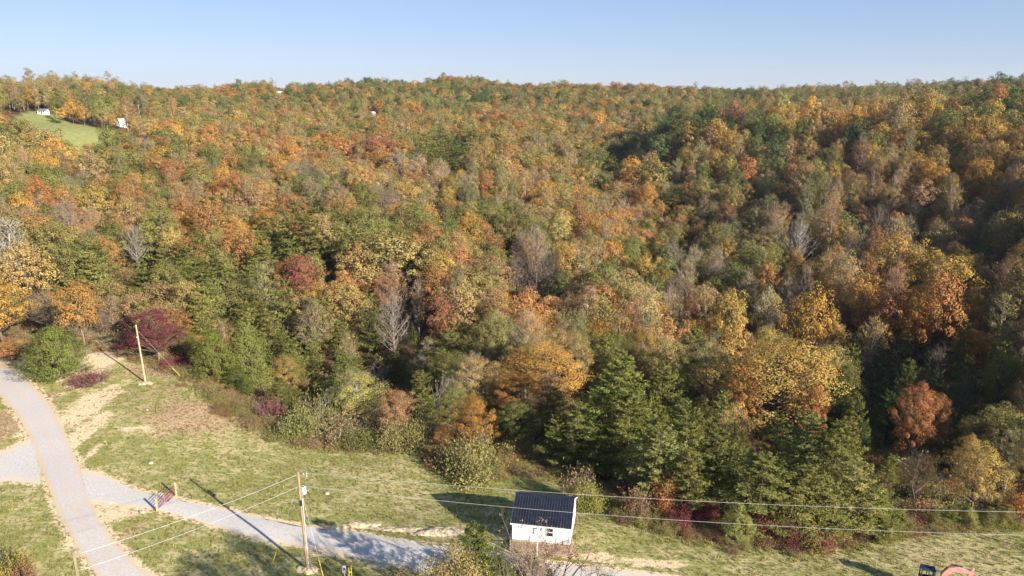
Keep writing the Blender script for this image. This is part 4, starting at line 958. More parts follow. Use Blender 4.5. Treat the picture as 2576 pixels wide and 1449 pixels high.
LIMIT = {'limb': 40, 'round': 300, 'slim': 130, 'thin': 150, 'bare': 90, 'pine': 200, 'cedar': 60, 'bush': 50, 'brush': 30}
chosen = set(i for i, t in enumerate(TREES) if t['hero'])
for form, lim in LIMIT.items():
    idx = [i for i, t in enumerate(TREES) if t['form'] == form and not t['hero'] and VIS[i] >= 8]
    idx.sort(key=lambda i: -VIS[i]); have = sum(1 for i in chosen if TREES[i]['form'] == form)
    chosen.update(idx[:max(0, lim - have)])

# ---- labels that single a tree out: its look, then the two nearest things the eye finds
NOUN = {'round': 'broadleaf tree', 'slim': 'slender tree', 'thin': 'half leafless tree', 'bare': 'leafless tree', 'limb': 'leafless tree', 'pine': 'pine', 'cedar': 'cedar', 'bush': 'shrub', 'brush': 'brush clump'}
SHORT = {'round': 'broadleaf tree', 'slim': 'slender tree', 'thin': 'thin tree', 'bare': 'leafless tree', 'limb': 'leafless tree', 'pine': 'pine', 'cedar': 'cedar', 'bush': 'shrub', 'brush': 'brush clump'}
def make_labels():
    used = set(); marks = [(TREES[i]['mark'], UU[i], VV[i]) for i in chosen if TREES[i].get('mark')] + MARKS
    for i in chosen:
        if TREES[i]['label']: used.add(TREES[i]['label'])
    done = []; shown = [i for i in chosen if VIS[i] >= 8]
    for i in sorted(chosen, key=lambda i: -VIS[i]):
        t = TREES[i]
        if t['label']: done.append(i); continue
        near = sorted(marks, key=lambda m: (m[1] - UU[i]) ** 2 + 2.2 * (m[2] - VV[i]) ** 2)[:7]
        size = 'tall ' if t['sh'] > 1.32 else ('small ' if t['sh'] < .72 else '')
        wide = 'broad ' if t['sr'] / t['sh'] > 1.22 else ('narrow ' if t['sr'] / t['sh'] < .68 and t['form'] != 'slim' else '')
        col = t['col'].replace('pine green', 'dull green').replace('pine olive', 'olive').replace('cedar green', 'dark green').replace('bush green', 'grey-green')
        noun = NOUN[t['form']]
        def rel(m):
            dy = VV[i] - m[2]; dx = UU[i] - m[1]
            if abs(dy) > abs(dx) * .8: return 'in front of' if dy > 0 else 'behind'
            return 'right of' if dx > 0 else 'left of'
        opts = []; look = (size + wide + col + ' ' + noun)
        def gap(m): return 'well ' if math.hypot(m[1] - UU[i], m[2] - VV[i]) > 110 else ''
        def phrase(m):
            q = rel(m); return f"{q} {m[0]}" if not gap(m) or q in ('left of', 'right of') else f"well {q} {m[0]}"
        nb = [j for j in sorted(shown, key=lambda j: (UU[j] - UU[i]) ** 2 + (VV[j] - VV[i]) ** 2)[1:9] if (TREES[j]['col'], TREES[j]['form']) != (t['col'], t['form'])]
        for m in near[:3]:
            for j in nb[:4]:
                b_ = TREES[j]; n2 = b_['col'].replace('pine green', 'dull green').replace('pine olive', 'olive').replace('cedar green', 'dark green').replace('bush green', 'grey-green')
                side = rel((0, UU[j], VV[j])).replace('left of', 'just left of').replace('right of', 'just right of')
                opts.append(f"{look} {phrase(m)}, {side} {'an' if n2[0] in 'aeiou' else 'a'} {n2} {SHORT[b_['form']]}")
        for q in range(1, 7): opts.append(f"{look} {phrase(near[0])} and {rel(near[q])} {near[q][0]}")
        opts.append(f"{look} {phrase(near[0])}")
        for o in opts:
            o = ' '.join(o.split())
            if o not in used and len(o.split()) <= 16: t['label'] = o; break
        else:
            # beside the nearest tree already described, by that tree's own look
            for j in sorted(done, key=lambda j: (UU[j] - UU[i]) ** 2 + (VV[j] - VV[i]) ** 2)[:12]:
                b = TREES[j]; o = f"{size}{wide}{col} {noun} {rel((0, UU[j], VV[j]))} a {b['col']} {NOUN[b['form']]} near {near[0][0]}"
                o = ' '.join(o.split())
                if o not in used and len(o.split()) <= 16: t['label'] = o; break
            else: t["label"] = " ".join(f"{col} {noun} {rel(near[0])} {near[0][0]}".split()[:16])
        used.add(t['label']); done.append(i)
make_labels()

# ---- the individual trees
def tint_of(t, r):
    a = np.array(COL[t['col']]); b = np.array(COL[t.get('second') or SECOND[t['col']]])
    j = np.exp(r.normal(0, .12)) * np.exp(r.normal(0, .035, 3))
    return a * j, (a * .35 + b * .65) * j
def plant(i, t):
    r = np.random.default_rng(1000 + i); d = math.hypot(t['x'], t['y']); lod = lod_of(d)
    tm, cm = part_meshes(t['form'], t['var'], lod)
    root = empty(KINDNAME[t['form']], (t['x'], t['y'], t['z']), t['rot']); root.scale = (t['sr'], t['sr'], t['sh'])
    cat = t['cat'] or {'bush': 'shrub', 'brush': 'brush'}.get(t['form'], 'tree')
    tag(root, t['label'], cat, t.get('group') or GROUP[t['form']])
    stem = link('stems' if t['form'] in ('bush', 'brush') else 'trunk', tm, root)
    cr = link('foliage' if t['form'] in ('bush', 'brush', 'bare', 'limb') else 'crown', cm, root)
    a, b = tint_of(t, r); cr['tint'] = [float(v) for v in a]; cr['tint2'] = [float(v) for v in b]
    if t.get('bark'): stem.material_slots[0].link = 'OBJECT'; stem.material_slots[0].material = t['bark']
    return root
for i in sorted(chosen): plant(i, TREES[i])

# ---- everything smaller or hidden: one mass each, instanced on points
def mass(name, recs, seed, kind='stuff'):
    r = np.random.default_rng(seed)
    keys = sorted(set((t['form'], t['var'], t['lod']) for t in recs)); col = bpy.data.collections.new(name + '_sources')
    for n_, k in enumerate(keys):
        col.objects.link(bpy.data.objects.new('source_%03d' % n_, joined_mesh(*k)))
    me = bpy.data.meshes.new(name); me.vertices.add(len(recs))
    me.vertices.foreach_set('co', np.array([(t['x'], t['y'], t['z']) for t in recs], np.float32).ravel())
    idx = me.attributes.new('pick', 'INT', 'POINT'); idx.data.foreach_set('value', np.array([keys.index((t['form'], t['var'], t['lod'])) for t in recs], np.int32))
    ro = me.attributes.new('turn', 'FLOAT_VECTOR', 'POINT'); ro.data.foreach_set('vector', np.array([(0, 0, t['rot']) for t in recs], np.float32).ravel())
    sc = me.attributes.new('size', 'FLOAT_VECTOR', 'POINT'); sc.data.foreach_set('vector', np.array([(t['sr'], t['sr'], t['sh']) for t in recs], np.float32).ravel())
    T = [tint_of(t, r) for t in recs]
    for nm, q in (('tint', 0), ('tint2', 1)):
        a = me.attributes.new(nm, 'FLOAT_VECTOR', 'POINT'); a.data.foreach_set('vector', np.array([v[q] for v in T], np.float32).ravel())
    o = link(name, me); tag(o, kind=kind)
    ng = bpy.data.node_groups.new(name + '_spread', 'GeometryNodeTree')
    ng.interface.new_socket('Geometry', in_out='INPUT', socket_type='NodeSocketGeometry'); ng.interface.new_socket('Geometry', in_out='OUTPUT', socket_type='NodeSocketGeometry')
    ns, ls = ng.nodes, ng.links
    gi, go = ns.new('NodeGroupInput'), ns.new('NodeGroupOutput'); iop = ns.new('GeometryNodeInstanceOnPoints'); ci = ns.new('GeometryNodeCollectionInfo')
    ci.inputs['Collection'].default_value = col; ci.inputs['Separate Children'].default_value = True; ci.inputs['Reset Children'].default_value = True
    def na(nm, ty):
        n = ns.new('GeometryNodeInputNamedAttribute'); n.data_type = ty; n.inputs['Name'].default_value = nm
        return n.outputs['Attribute']
    ls.new(gi.outputs[0], iop.inputs['Points']); ls.new(ci.outputs[0], iop.inputs['Instance']); iop.inputs['Pick Instance'].default_value = True
    ls.new(na('pick', 'INT'), iop.inputs['Instance Index']); ls.new(na('turn', 'FLOAT_VECTOR'), iop.inputs['Rotation']); ls.new(na('size', 'FLOAT_VECTOR'), iop.inputs['Scale'])
    ls.new(iop.outputs[0], go.inputs[0])
    md = o.modifiers.new('spread', 'NODES'); md.node_group = ng
    return o
rest = [dict(t, lod=lod_of(math.hypot(t['x'], t['y']))) for i, t in enumerate(TREES) if i not in chosen]
mass('distant_woods', rest, 3)
mass('undergrowth', LOW, 4)
print('trees', len(TREES), 'single', len(chosen), 'low', len(LOW))
# ------------------------------------------------------------------ cabin
M_WHITE = simple('white_siding', (.80, .80, .79), .55, var=.03, scale=2.0)
M_TRIM = simple('cream_trim', (.72, .70, .60), .6, var=.04)
M_ROOF = simple('black_metal_roof', (.013, .016, .028), .5, metal=0.0, var=.2, scale=1.5, spec=.25)
M_DECK = simple('treated_pine', (.46, .31, .19), .8, var=.2, scale=3, stretch=(1, 1, 6))
M_GLASS = simple('dark_window_glass', (.020, .022, .026), .06, var=.2, spec=.6)
M_WOODP = simple('pole_wood', (.33, .225, .125), .85, var=.3, scale=1.2, stretch=(6, 6, .6), col2=(.20, .13, .075), bump=.3)
M_NEWP = simple('new_pole_wood', (.48, .38, .21), .85, var=.15, scale=1.2, stretch=(6, 6, .6), bump=.2)
M_POST = simple('gate_post_wood', (.55, .36, .20), .85, var=.2, scale=2, stretch=(5, 5, 1))
M_GALV = simple('galvanised_steel', (.55, .56, .57), .38, metal=.55, var=.1)
M_GREYP = simple('grey_conduit', (.52, .54, .58), .5, var=.06)
M_TANK = simple('pale_grey_paint', (.72, .73, .74), .4, var=.05)
M_WIRE = simple('aluminium_wire', (.72, .72, .71), .35, metal=.3, var=.05)
M_PORC = simple('brown_insulator', (.45, .45, .47), .25, var=.1)
M_BLACK = simple('black_plastic', (.02, .02, .022), .5, var=.2)
M_YELLOW = simple('yellow_plastic', (.74, .50, .05), .5, var=.1)
M_GATE = simple('maroon_gate_tube', (.22, .045, .060), .40, var=.15, spec=.5)
M_SCREEN = simple('wooden_fence_board', (.46, .40, .33), .85, var=.2)
M_DIRT = simple('loose_clay', (.62, .48, .31), .95, var=.22, scale=2.2, bump=.8)
M_ROCK = simple('tan_rock', (.50, .42, .30), .9, var=.2, scale=5)
M_BRANCH = simple('cut_branch_wood', (.34, .27, .21), .9, var=.3, scale=3)

fl = at_z(1288 + 0, 1356, .45); fr_ = at_z(1434, 1372, .45)
HW = float(np.linalg.norm(fr_ - fl)); yaw = math.atan2(fr_[1] - fl[1], fr_[0] - fl[0])
cab = empty('cabin', (fl[0], fl[1], 0.0), yaw)
tag(cab, 'white gable cabin with black ribbed metal roof and wooden front deck', 'cabin')
DP, WZ, RZ, FZ = 6.6, 2.78, 4.62, .45       # depth, eave height, ridge height, floor height
b = MB(); b.box(.02, HW - .02, .02, DP - .02, FZ, WZ); b.prism([], 0, 0) if False else None
b.build('wall', M_WHITE, cab)
for s, x0 in ((0, 0.02), (1, HW - .02)):
    g = MB(); t = .06; xa, xb = (x0, x0 + t) if s == 0 else (x0 - t, x0)
    V = [(xa, .02, WZ), (xa, DP - .02, WZ), (xa, DP / 2, RZ - .06), (xb, .02, WZ), (xb, DP - .02, WZ), (xb, DP / 2, RZ - .06)]
    g.add(V, [(0, 1, 4, 3), (1, 2, 5, 4), (2, 0, 3, 5)], [(0, 2, 1), (3, 4, 5)]); g.build('gable', M_WHITE, cab)
# board battens of the siding (finer than can be told apart)
bt = MB()
for x in np.arange(.25, HW - .1, .305):
    if not (2.18 < x < 3.25 or 4.02 < x < 4.9): bt.box(x, x + .035, -.004, .021, FZ + .02, WZ - .16)
    bt.box(x, x + .035, DP - .021, DP + .004, FZ + .02, WZ - .05)
for y in np.arange(.3, DP - .1, .305):
    zt_ = WZ + (RZ - WZ) * (1 - abs(y - DP / 2) / (DP / 2)) - .18
    bt.box(HW - .021, HW + .004, y, y + .035, FZ + .02, zt_); bt.box(-.004, .021, y, y + .035, FZ + .02, zt_)
o = bt.build('siding_batten', M_WHITE, cab); o['kind'] = 'stuff'
f = MB(); f.box(.0, HW, .1, DP - .1, .1, FZ - .003); f.build('skirting', M_DECK, cab)
oh, th = .14, .05
for s in (0, 1):
    def pt(u, z_off, x):    # u: 0 eave .. 1 ridge
        y = -.22 + u * (DP / 2 + .22); z = WZ - .10 + u * (RZ - WZ + .10) + z_off
        if s: y = DP - y
        return (x, y, z)
    r_ = MB(); xa, xb = -oh, HW + oh
    V = [pt(0, 0, xa), pt(0, 0, xb), pt(1, 0, xb), pt(1, 0, xa), pt(0, th, xa), pt(0, th, xb), pt(1, th, xb), pt(1, th, xa)]
    r_.add(V, [(0, 3, 2, 1), (4, 5, 6, 7), (0, 1, 5, 4), (1, 2, 6, 5), (2, 3, 7, 6), (3, 0, 4, 7)]); roof = r_.build('roof', M_ROOF, cab)
    rb = MB(); k = 22
    for i in range(k + 1):
        x = xa + .02 + (xb - xa - .06) * i / k
        V = [pt(.003, th, x), pt(.003, th, x + .03), pt(.985, th, x + .03), pt(.985, th, x), pt(.003, th + .032, x + .006), pt(.003, th + .032, x + .024), pt(.985, th + .032, x + .024), pt(.985, th + .032, x + .006)]
        rb.add(V, [(4, 5, 6, 7), (0, 1, 5, 4), (1, 2, 6, 5), (2, 3, 7, 6), (3, 0, 4, 7)])
    o = rb.build('roof_seam', simple('roof_seam_metal', (.060, .070, .095), .4, var=.1, spec=.4) if s == 0 else bpy.data.materials['roof_seam_metal'], roof); o['kind'] = 'stuff'
rc = MB(); rc.prism([(0, 0), (1, 0)], 0, 0) if False else None
rc.add([(-oh - .01, DP / 2 - .16, RZ - .02), (HW + oh + .01, DP / 2 - .16, RZ - .02), (HW + oh + .01, DP / 2, RZ + .10), (-oh - .01, DP / 2, RZ + .10), (-oh - .01, DP / 2 + .16, RZ - .02), (HW + oh + .01, DP / 2 + .16, RZ - .02)], [(0, 1, 2, 3), (3, 2, 5, 4)])
rc.build('ridge_cap', M_ROOF, cab)
e = MB(); e.box(-oh - .03, HW + oh + .03, -.30, -.225, WZ - .20, WZ - .04); e.build('fascia', M_TRIM, cab)
for s in (0, 1):
    x = HW + oh + .005 if s else -oh - .03
    for q in (0, 1):
        y0, y1 = (-.22, DP / 2) if q == 0 else (DP + .22, DP / 2)
        v = MB(); V = [(x, y0, WZ - .24), (x + .025, y0, WZ - .24), (x + .025, y1, RZ - .16), (x, y1, RZ - .16), (x, y0, WZ - .06), (x + .025, y0, WZ - .06), (x + .025, y1, RZ + .02), (x, y1, RZ + .02)]
        v.add(V, [(0, 3, 2, 1), (4, 5, 6, 7), (0, 1, 5, 4), (1, 2, 6, 5), (2, 3, 7, 6), (3, 0, 4, 7)]); v.build('rake_trim', M_WHITE, cab)
# door with a nine pane light
d = MB(); d.box(2.26, 3.16, -.035, .018, FZ + .03, FZ + 2.05); door = d.build('door', M_WHITE, cab)
for i in range(3):
    for j in range(3):
        p = MB(); p.box(2.44 + i * .19, 2.44 + i * .19 + .155, -.040, -.034, FZ + 1.05 + j * .28, FZ + 1.05 + j * .28 + .235); p.build('pane', M_GLASS, door)
h = MB(); h.tube([(2.34, -.06, FZ + .98), (2.46, -.06, FZ + .98)], .018, 6); h.build('handle', M_GALV, door)
fr = MB()
for x0, x1, z0, z1_ in ((2.19, 2.255, FZ, FZ + 2.12), (3.165, 3.23, FZ, FZ + 2.12), (2.255, 3.165, FZ + 2.055, FZ + 2.12)): fr.box(x0, x1, -.05, .018, z0, z1_)
fr.build('door_frame', M_WHITE, cab)
# sash window
w = MB(); X0, X1, Z0, Z1 = 4.10, 4.84, FZ + .92, FZ + 1.98
for a in ((X0 - .07, X0, Z0 - .07, Z1 + .07), (X1, X1 + .07, Z0 - .07, Z1 + .07), (X0, X1, Z0 - .07, Z0), (X0, X1, Z1, Z1 + .07), (X0, X1, (Z0 + Z1) / 2 - .04, (Z0 + Z1) / 2 + .04)): w.box(a[0], a[1], -.05, .018, a[2], a[3])
win = w.build('window', M_WHITE, cab)
for z0, z1_ in ((Z0, (Z0 + Z1) / 2 - .04), ((Z0 + Z1) / 2 + .04, Z1)):
    p = MB(); p.box(X0 + .002, X1 - .002, -.02, .016, z0 + .002, z1_ - .002); p.build('pane', M_GLASS, win)
l = MB(); l.box(3.52, 3.64, -.14, .018, FZ + 1.62, FZ + 1.9); l.build('wall_light', M_TANK, cab)
# deck: boards, joists, posts, rails
DX0, DX1, DY = .05, HW + .35, -1.75
for i in range(12):
    y = DY + i * .145; bd = MB(); bd.box(DX0, DX1, y, y + .135, FZ - .10, FZ - .06); bd.build('deck_board', M_DECK, cab)
rim = MB(); rim.box(DX0, DX1, DY - .04, DY - .002, FZ - .32, FZ - .05); rim.box(DX1 + .002, DX1 + .04, DY, -.05, FZ - .32, FZ - .05); rim.box(DX0 - .04, DX0 - .002, DY, -.05, FZ - .32, FZ - .05); rim.build('rim_joist', M_DECK, cab)
RH = 1.0
for x, y in ((DX0 + .05, DY + .05), (1.5, DY + .05), (3.3, DY + .05), (5.1, DY + .05), (DX1 - .05, DY + .05), (DX1 - .05, -.75), (DX1 - .05, -.12)):
    p = MB(); p.box(x - .05, x + .05, y - .05, y + .05, -.35, FZ + RH + .03); p.build('rail_post', M_DECK, cab)
for (xa, ya, xb, yb) in ((DX0 + .10, DY + .05, DX1 - .10, DY + .05), (DX1 - .05, DY + .10, DX1 - .05, -.17)):
    for z in (FZ + .08, FZ + RH - .06):
        p = MB(); p.box(min(xa, xb) - (.03 if xa == xb else 0), max(xa, xb) + (.03 if xa == xb else 0), min(ya, yb) - (.03 if ya == yb else 0), max(ya, yb) + (.03 if ya == yb else 0), z, z + .05); p.build('rail', M_DECK, cab)
    n = int((abs(xb - xa) + abs(yb - ya)) / .135)
    proto_ = None
    for i in range(1, n):
        t = i / n; x, y = xa + (xb - xa) * t, ya + (yb - ya) * t
        if proto_ is None:
            p = MB(); p.box(-.018, .018, -.018, .018, FZ + .131, FZ + RH - .061); proto_ = p.build('baluster', M_DECK, cab)
            q = proto_
        else:
            q = proto_.copy(); C.objects.link(q); q.parent = cab
        q.location = (x, y, 0)
for i in range(3):
    st = MB(); st.box(DX1 + .045 + i * .28, DX1 + .045 + i * .28 + .30, -1.2, -.3, FZ - .24 - i * .17, FZ - .19 - i * .17); st.build('step', M_DECK, cab)

# a slim white post before the cabin, with a tilted panel added on top
p0 = Vector((fl[0], fl[1], 0)) + Vector((math.cos(yaw), math.sin(yaw), 0)) * 3.35 + Vector((math.sin(yaw), -math.cos(yaw), 0)) * 2.5
post = empty('panel_post', (p0.x, p0.y, z1(p0.x, p0.y) - .05)); tag(post, 'slim white post with a small tilted panel standing before the cabin door', 'post')
b = MB(); b.tube([(0, 0, 0), (0, 0, 3.35)], .045, 8); b.build('pole', M_TANK, post)
b = MB(); b.add([(-.32, -.15, 3.30), (.30, -.15, 3.30), (.30, .22, 3.62), (-.32, .22, 3.62), (-.32, -.17, 3.34), (.30, -.17, 3.34), (.30, .20, 3.66), (-.32, .20, 3.66)], [(0, 3, 2, 1), (4, 5, 6, 7), (0, 1, 5, 4), (1, 2, 6, 5), (2, 3, 7, 6), (3, 0, 4, 7)]); b.build('panel', M_TANK, post)
b = MB(); b.tube([(0, 0, 3.2), (0, .03, 3.45)], .03, 6); b.build('bracket', M_GALV, post)

# ------------------------------------------------------------------ utility poles and lines
def tapered(mb, h, r0, r1, lean=(0, 0)): mb.tube([(0, 0, -.3), (lean[0] * .3, lean[1] * .3, h * .33), (lean[0] * .66, lean[1] * .66, h * .66), (lean[0], lean[1], h)], [r0, r0 * .67 + r1 * .33, r0 * .33 + r1 * .67, r1], 12)
pb = at_z(774, 1432, 0.02); PH = 12.15
pole = empty('utility_pole', (pb[0], pb[1], z1(pb[0], pb[1]))); tag(pole, 'brown wooden utility pole carrying a grey transformer beside the driveway', 'utility pole')
LE = (-.16, 0)
def on(z): return (LE[0] * z / PH, 0, z)
b = MB(); tapered(b, PH, .19, .125, LE); b.build('pole', M_WOODP, pole, True)
b = MB(); b.tube([(on(8.3)[0] - .002, 0, 8.05), (on(8.6)[0] - .002, 0, 8.75)], .158, 12, False); b.build('black_band', M_BLACK, pole, True)
b = MB(); b.tube([(.20, -.10, -.2), (.145, -.10, 4), (.10, -.09, 8.9)], .062, 8); b.build('conduit', M_GREYP, pole, True)
b = MB(); x = on(10.0)[0] + .46
b.tube([(x, 0, 9.45), (x, 0, 9.50), (x, 0, 10.12), (x, 0, 10.18)], [.20, .25, .25, .22], 16); tr = b.build('transformer', M_TANK, pole, True)
b = MB(); b.tube([(x, 0, 10.18), (x, 0, 10.24)], [.262, .24], 16); b.build('lid', M_TANK, tr)
for dx, dy in ((-.06, .06), (.1, -.1)):
    b = MB(); b.tube([(x + dx, dy, 10.24), (x + dx, dy, 10.36), (x + dx, dy, 10.5)], [.035, .055, .03], 8); b.build('bushing', M_PORC, tr)
b = MB()
for k in (-.14, 0, .14): b.tube([(x + .245 + .01, k, 9.72), (x + .30, k, 9.72)], .022, 6)
b.build('terminal', M_PORC, tr)
b = MB(); b.box(x - .40, x - .235, -.06, .06, 9.55, 9.62); b.box(x - .40, x - .235, -.06, .06, 10.0, 10.07); b.build('bracket', M_GALV, tr)
b = MB(); b.tube([on(11.55), (.35, -.02, 11.75), (.78, -.05, 11.78)], .03, 6); b.tube([on(11.1), (.5, -.03, 11.74)], .022, 6); arm = b.build('standoff_arm', M_GALV, pole)
for k, (px_, pz) in enumerate(((.45, 11.80), (.78, 11.80))):
    b = MB(); b.tube([(px_, -.05, pz), (px_, -.05, pz + .05), (px_, -.05, pz + .16), (px_, -.05, pz + .22)], [.03, .06, .055, .03], 8); b.build('insulator', M_PORC, arm)
b = MB(); b.tube([(.78, -.05, 11.72), (.80, -.05, 11.42)], [.035, .02], 6); b.build('fuse_cutout', M_TANK, arm)
b = MB(); b.tube([(.78, -.05, 11.45), (.55, -.04, 11.0), (x - .06, .06, 10.5)], .010, 4); b.build('jumper', M_BLACK, pole)
b = MB(); b.tube([(x + .28, 0, 9.72), (.35, -.05, 9.2), (.12, -.09, 8.92)], .016, 5); b.build('service_drop', M_BLACK, pole)
PT = Vector((pb[0] + LE[0], pb[1], z1(pb[0], pb[1])))
b = MB()
rm = np.random.default_rng(3)
def mound(name, x, y, rx, ry, h, m, label, cat, seed, kind=None):
    r = np.random.default_rng(seed); nr, na = 9, 28; rr_ = np.linspace(0, 1, nr); V, Q = [], []
    ph = r.uniform(0, 6, 3)
    for i, q in enumerate(rr_):
        for j in range(na):
            a = 2 * np.pi * j / na; k = 1 + .16 * np.sin(2 * a + ph[0]) + .12 * np.sin(3 * a + ph[1]) + .07 * np.sin(7 * a + ph[2])
            V.append((x + rx * q * k * np.cos(a), y + ry * q * k * np.sin(a), 0))
    V = np.array(V); V[:, 2] = zt(V[:, 0], V[:, 1]) + .012
    hh = np.repeat((1 - rr_ ** 2) ** .8, na) * h * (1 + r.normal(0, .22, len(V))); V[:, 2] += np.maximum(hh, 0) - np.repeat(rr_ > .99, na) * .06
    Q = [(i * na + j, (i + 1) * na + j, (i + 1) * na + (j + 1) % na, i * na + (j + 1) % na) for i in range(nr - 1) for j in range(na)]
    o = link(name, mesh_np(name, V, [np.array(Q)], [m], smooth=True))
    return tag(o, label, cat, kind=kind)
def mnd(px, py, wx, wy, h, name, label, cat, seed, m=None, kind=None):
    p = ground(px, py); q = blob(px, py, wx, wy); return mound(name, p[0], p[1], q[2], q[3], h, m or M_DIRT, label, cat, seed, kind)
mnd(776, 1434, 26, 9, .28, 'dirt_mound', 'small mound of bare soil at the foot of the transformer pole', 'soil', 1, kind='structure')
mnd(367, 964, 17, 4.5, .16, 'dirt_mound', 'pale soil at the foot of the bare pole', 'soil', 2, kind='structure')
mnd(905, 1321, 46, 8, .22, 'dirt_mound', 'low tan clay spread beside the driveway, nearest the pole', 'soil', 3, kind='structure')
mnd(1110, 1338, 66, 13, .34, 'dirt_mound', 'broad rutted clay spread beside the driveway', 'soil', 4, kind='structure')
mnd(1010, 1333, 52, 6, .18, 'dirt_mound', 'thin clay strip between two clay spreads', 'soil', 5, kind='structure')

p2 = ground(366, 962); H2 = 11.0
pole2 = empty('utility_pole', tuple(p2)); tag(pole2, 'bare new wooden pole standing alone by the woods edge, no wires', 'utility pole')
b = MB(); tapered(b, H2, .17, .12, (-.25, 0)); b.build('pole', M_NEWP, pole2, True)
b = MB(); b.tube([(-.25, 0, H2 - .25), (-.72, -.05, H2 - .42)], .028, 6); b.build('bracket', M_GALV, pole2)
b = MB(); b.tube([(-.23, -.02, H2 - .95), (-.05, -.10, H2 - .95)], .05, 6); b.build('clamp', M_GALV, pole2)
b = MB(); b.box(-.36, -.30, -.16, -.05, H2 - 2.4, H2 - 2.2); b.build('tag_plate', M_TANK, pole2)

# the pole at the lower left: only its top is in the picture
d = ray(184, 1387); hz = math.hypot(d[0], d[1]); D3 = 62.0; q3 = (d[0] / hz * D3, d[1] / hz * D3); top3 = CAM_H + d[2] / hz * D3
z3 = z1(*q3); pole3 = empty('utility_pole', (q3[0], q3[1], z3)); tag(pole3, 'weathered greenish pole top rising from below beside the gravel road', 'utility pole')
H3 = top3 - z3
b = MB(); tapered(b, H3, .16, .115, (0, 0)); b.build('pole', simple('weathered_pole_wood', (.30, .26, .15), .85, var=.2, scale=1.2, stretch=(6, 6, .6)), pole3, True)
for zz in (H3 - .28, H3 - 1.75):
    b = MB(); b.tube([(-.28, .0, zz - .02), (.30, .0, zz)], .022, 6); b.build('bolt', M_GALV, pole3)

def wire(a, c, sag, name, label, r=.014, cat='wire', group=None, m=None):
    a, c = np.array(a, float), np.array(c, float); t = np.linspace(0, 1, 40)[:, None]
    P = a + (c - a) * t; P[:, 2] -= 4 * sag * (t * (1 - t))[:, 0]
    mb = MB(); mb.tube(P, r, 5); o = mb.build(name, m or M_WIRE); tag(o, label, cat, group); return o
pz = PT.z
E_top, E_bot = (78, 62.5, 12.0), (78, 62.5, 9.4)
zE = z1(E_top[0], E_top[1])
wire((PT.x - .1, PT.y, pz + 11.75), (q3[0] + .28, q3[1], z3 + H3 - .28), .35, 'power_line', 'upper white wire from the transformer pole to the roadside pole top', .015, group='overhead wires')
wire((PT.x - .05, PT.y, pz + 10.35), (q3[0] + .28, q3[1], z3 + H3 - 1.75), .35, 'power_line', 'lower white wire crossing the gravel road', .014, group='overhead wires')
wire((PT.x + .94, PT.y - .05, pz + 12.0), (E_top[0], E_top[1], E_top[2]), 1.5, 'power_line', 'upper wire passing over the cabin roof ridge towards the excavator side', .0105, group='overhead wires')
wire((PT.x + .2, PT.y, pz + 10.45), E_bot, 1.9, 'power_line', 'lower wire crossing the middle of the cabin roof', .0105, group='overhead wires')
pole4 = empty('utility_pole', (E_top[0], E_top[1], zE)); tag(pole4, 'wooden pole that carries the wires beyond the excavator', 'utility pole')
b = MB(); tapered(b, E_top[2] - zE + .3, .18, .13); b.build('pole', M_WOODP, pole4, True)

# guy wires with yellow guards
def guy(ax, ay, az, gx, gy, label, guard=True):
    """anchor on the pole (ax, ay, az); ground point (gx, gy)"""
    gz = z1(gx, gy); A = np.array([ax, ay, az]); G = np.array([gx, gy, gz])
    root = empty('guy_wire', tuple(G)); tag(root, label, 'guy wire')
    b = MB(); b.tube([(0, 0, 0), tuple(A - G)], .009, 5); b.build('cable', M_WIRE, root)
    if guard:
        u = (A - G) / np.linalg.norm(A - G); b = MB(); b.tube([tuple(u * .1), tuple(u * 2.5)], .045, 8); b.build('guard', M_YELLOW, root)
g1 = ground(683, 1424); guy(PT.x, PT.y, pz + 10.9, g1[0], g1[1], 'guy wire with yellow guard in the grass left of the transformer pole')
g2 = at_z(816, 1462, 0); guy(PT.x, PT.y, pz + 10.9, g2[0], g2[1], 'guy wire with yellow guard at the near foot of the transformer pole')
g3 = ground(456, 949); guy(p2[0] - .2, p2[1], p2[2] + H2 - .9, g3[0], g3[1], 'guy wire with yellow guard beside the bare pole')
g4 = ground(789, 1331); guy(PT.x + .2, PT.y, pz + 9.6, g4[0], g4[1], 'thin white stay from the transformer to the driveway edge', False)

# meter post and yellow rack beside it
mp = at_z(868, 1466, 0); mr = empty('meter_post', (mp[0], mp[1], z1(mp[0], mp[1])), .25); tag(mr, 'grey electric meter box on a post near the driveway', 'electric meter')
b = MB(); b.tube([(0, 0, -.2), (0, 0, 1.35)], .05, 8); b.build('post', M_GREYP, mr)
b = MB(); b.box(-.19, .19, -.08, .08, 1.2, 1.95); bx = b.build('meter_box', M_TANK, mr)
b = MB(); b.tube([(0, -.081, 1.68), (0, -.10, 1.68), (0, -.17, 1.68)], [.11, .10, .09], 14); b.build('dial', M_BLACK, bx)
b = MB(); b.tube([(0, .0, 1.951), (0, .0, 2.05)], .035, 8); b.build('cap', M_TANK, bx)
yr = empty('yellow_frame', (mp[0] + .55, mp[1] + .35, z1(mp[0], mp[1])), .2); tag(yr, 'yellow wooden frame standing just behind the meter box', 'frame')
for k, xx in enumerate((-.13, .13)):
    b = MB(); b.box(xx - .045, xx + .045, -.045, .045, -.2, 1.55 + .25 * k); b.build('upright', M_YELLOW, yr)
b = MB(); b.box(-.085, .085, -.03, .03, .9, 1.0); b.build('crossbar', M_YELLOW, yr)

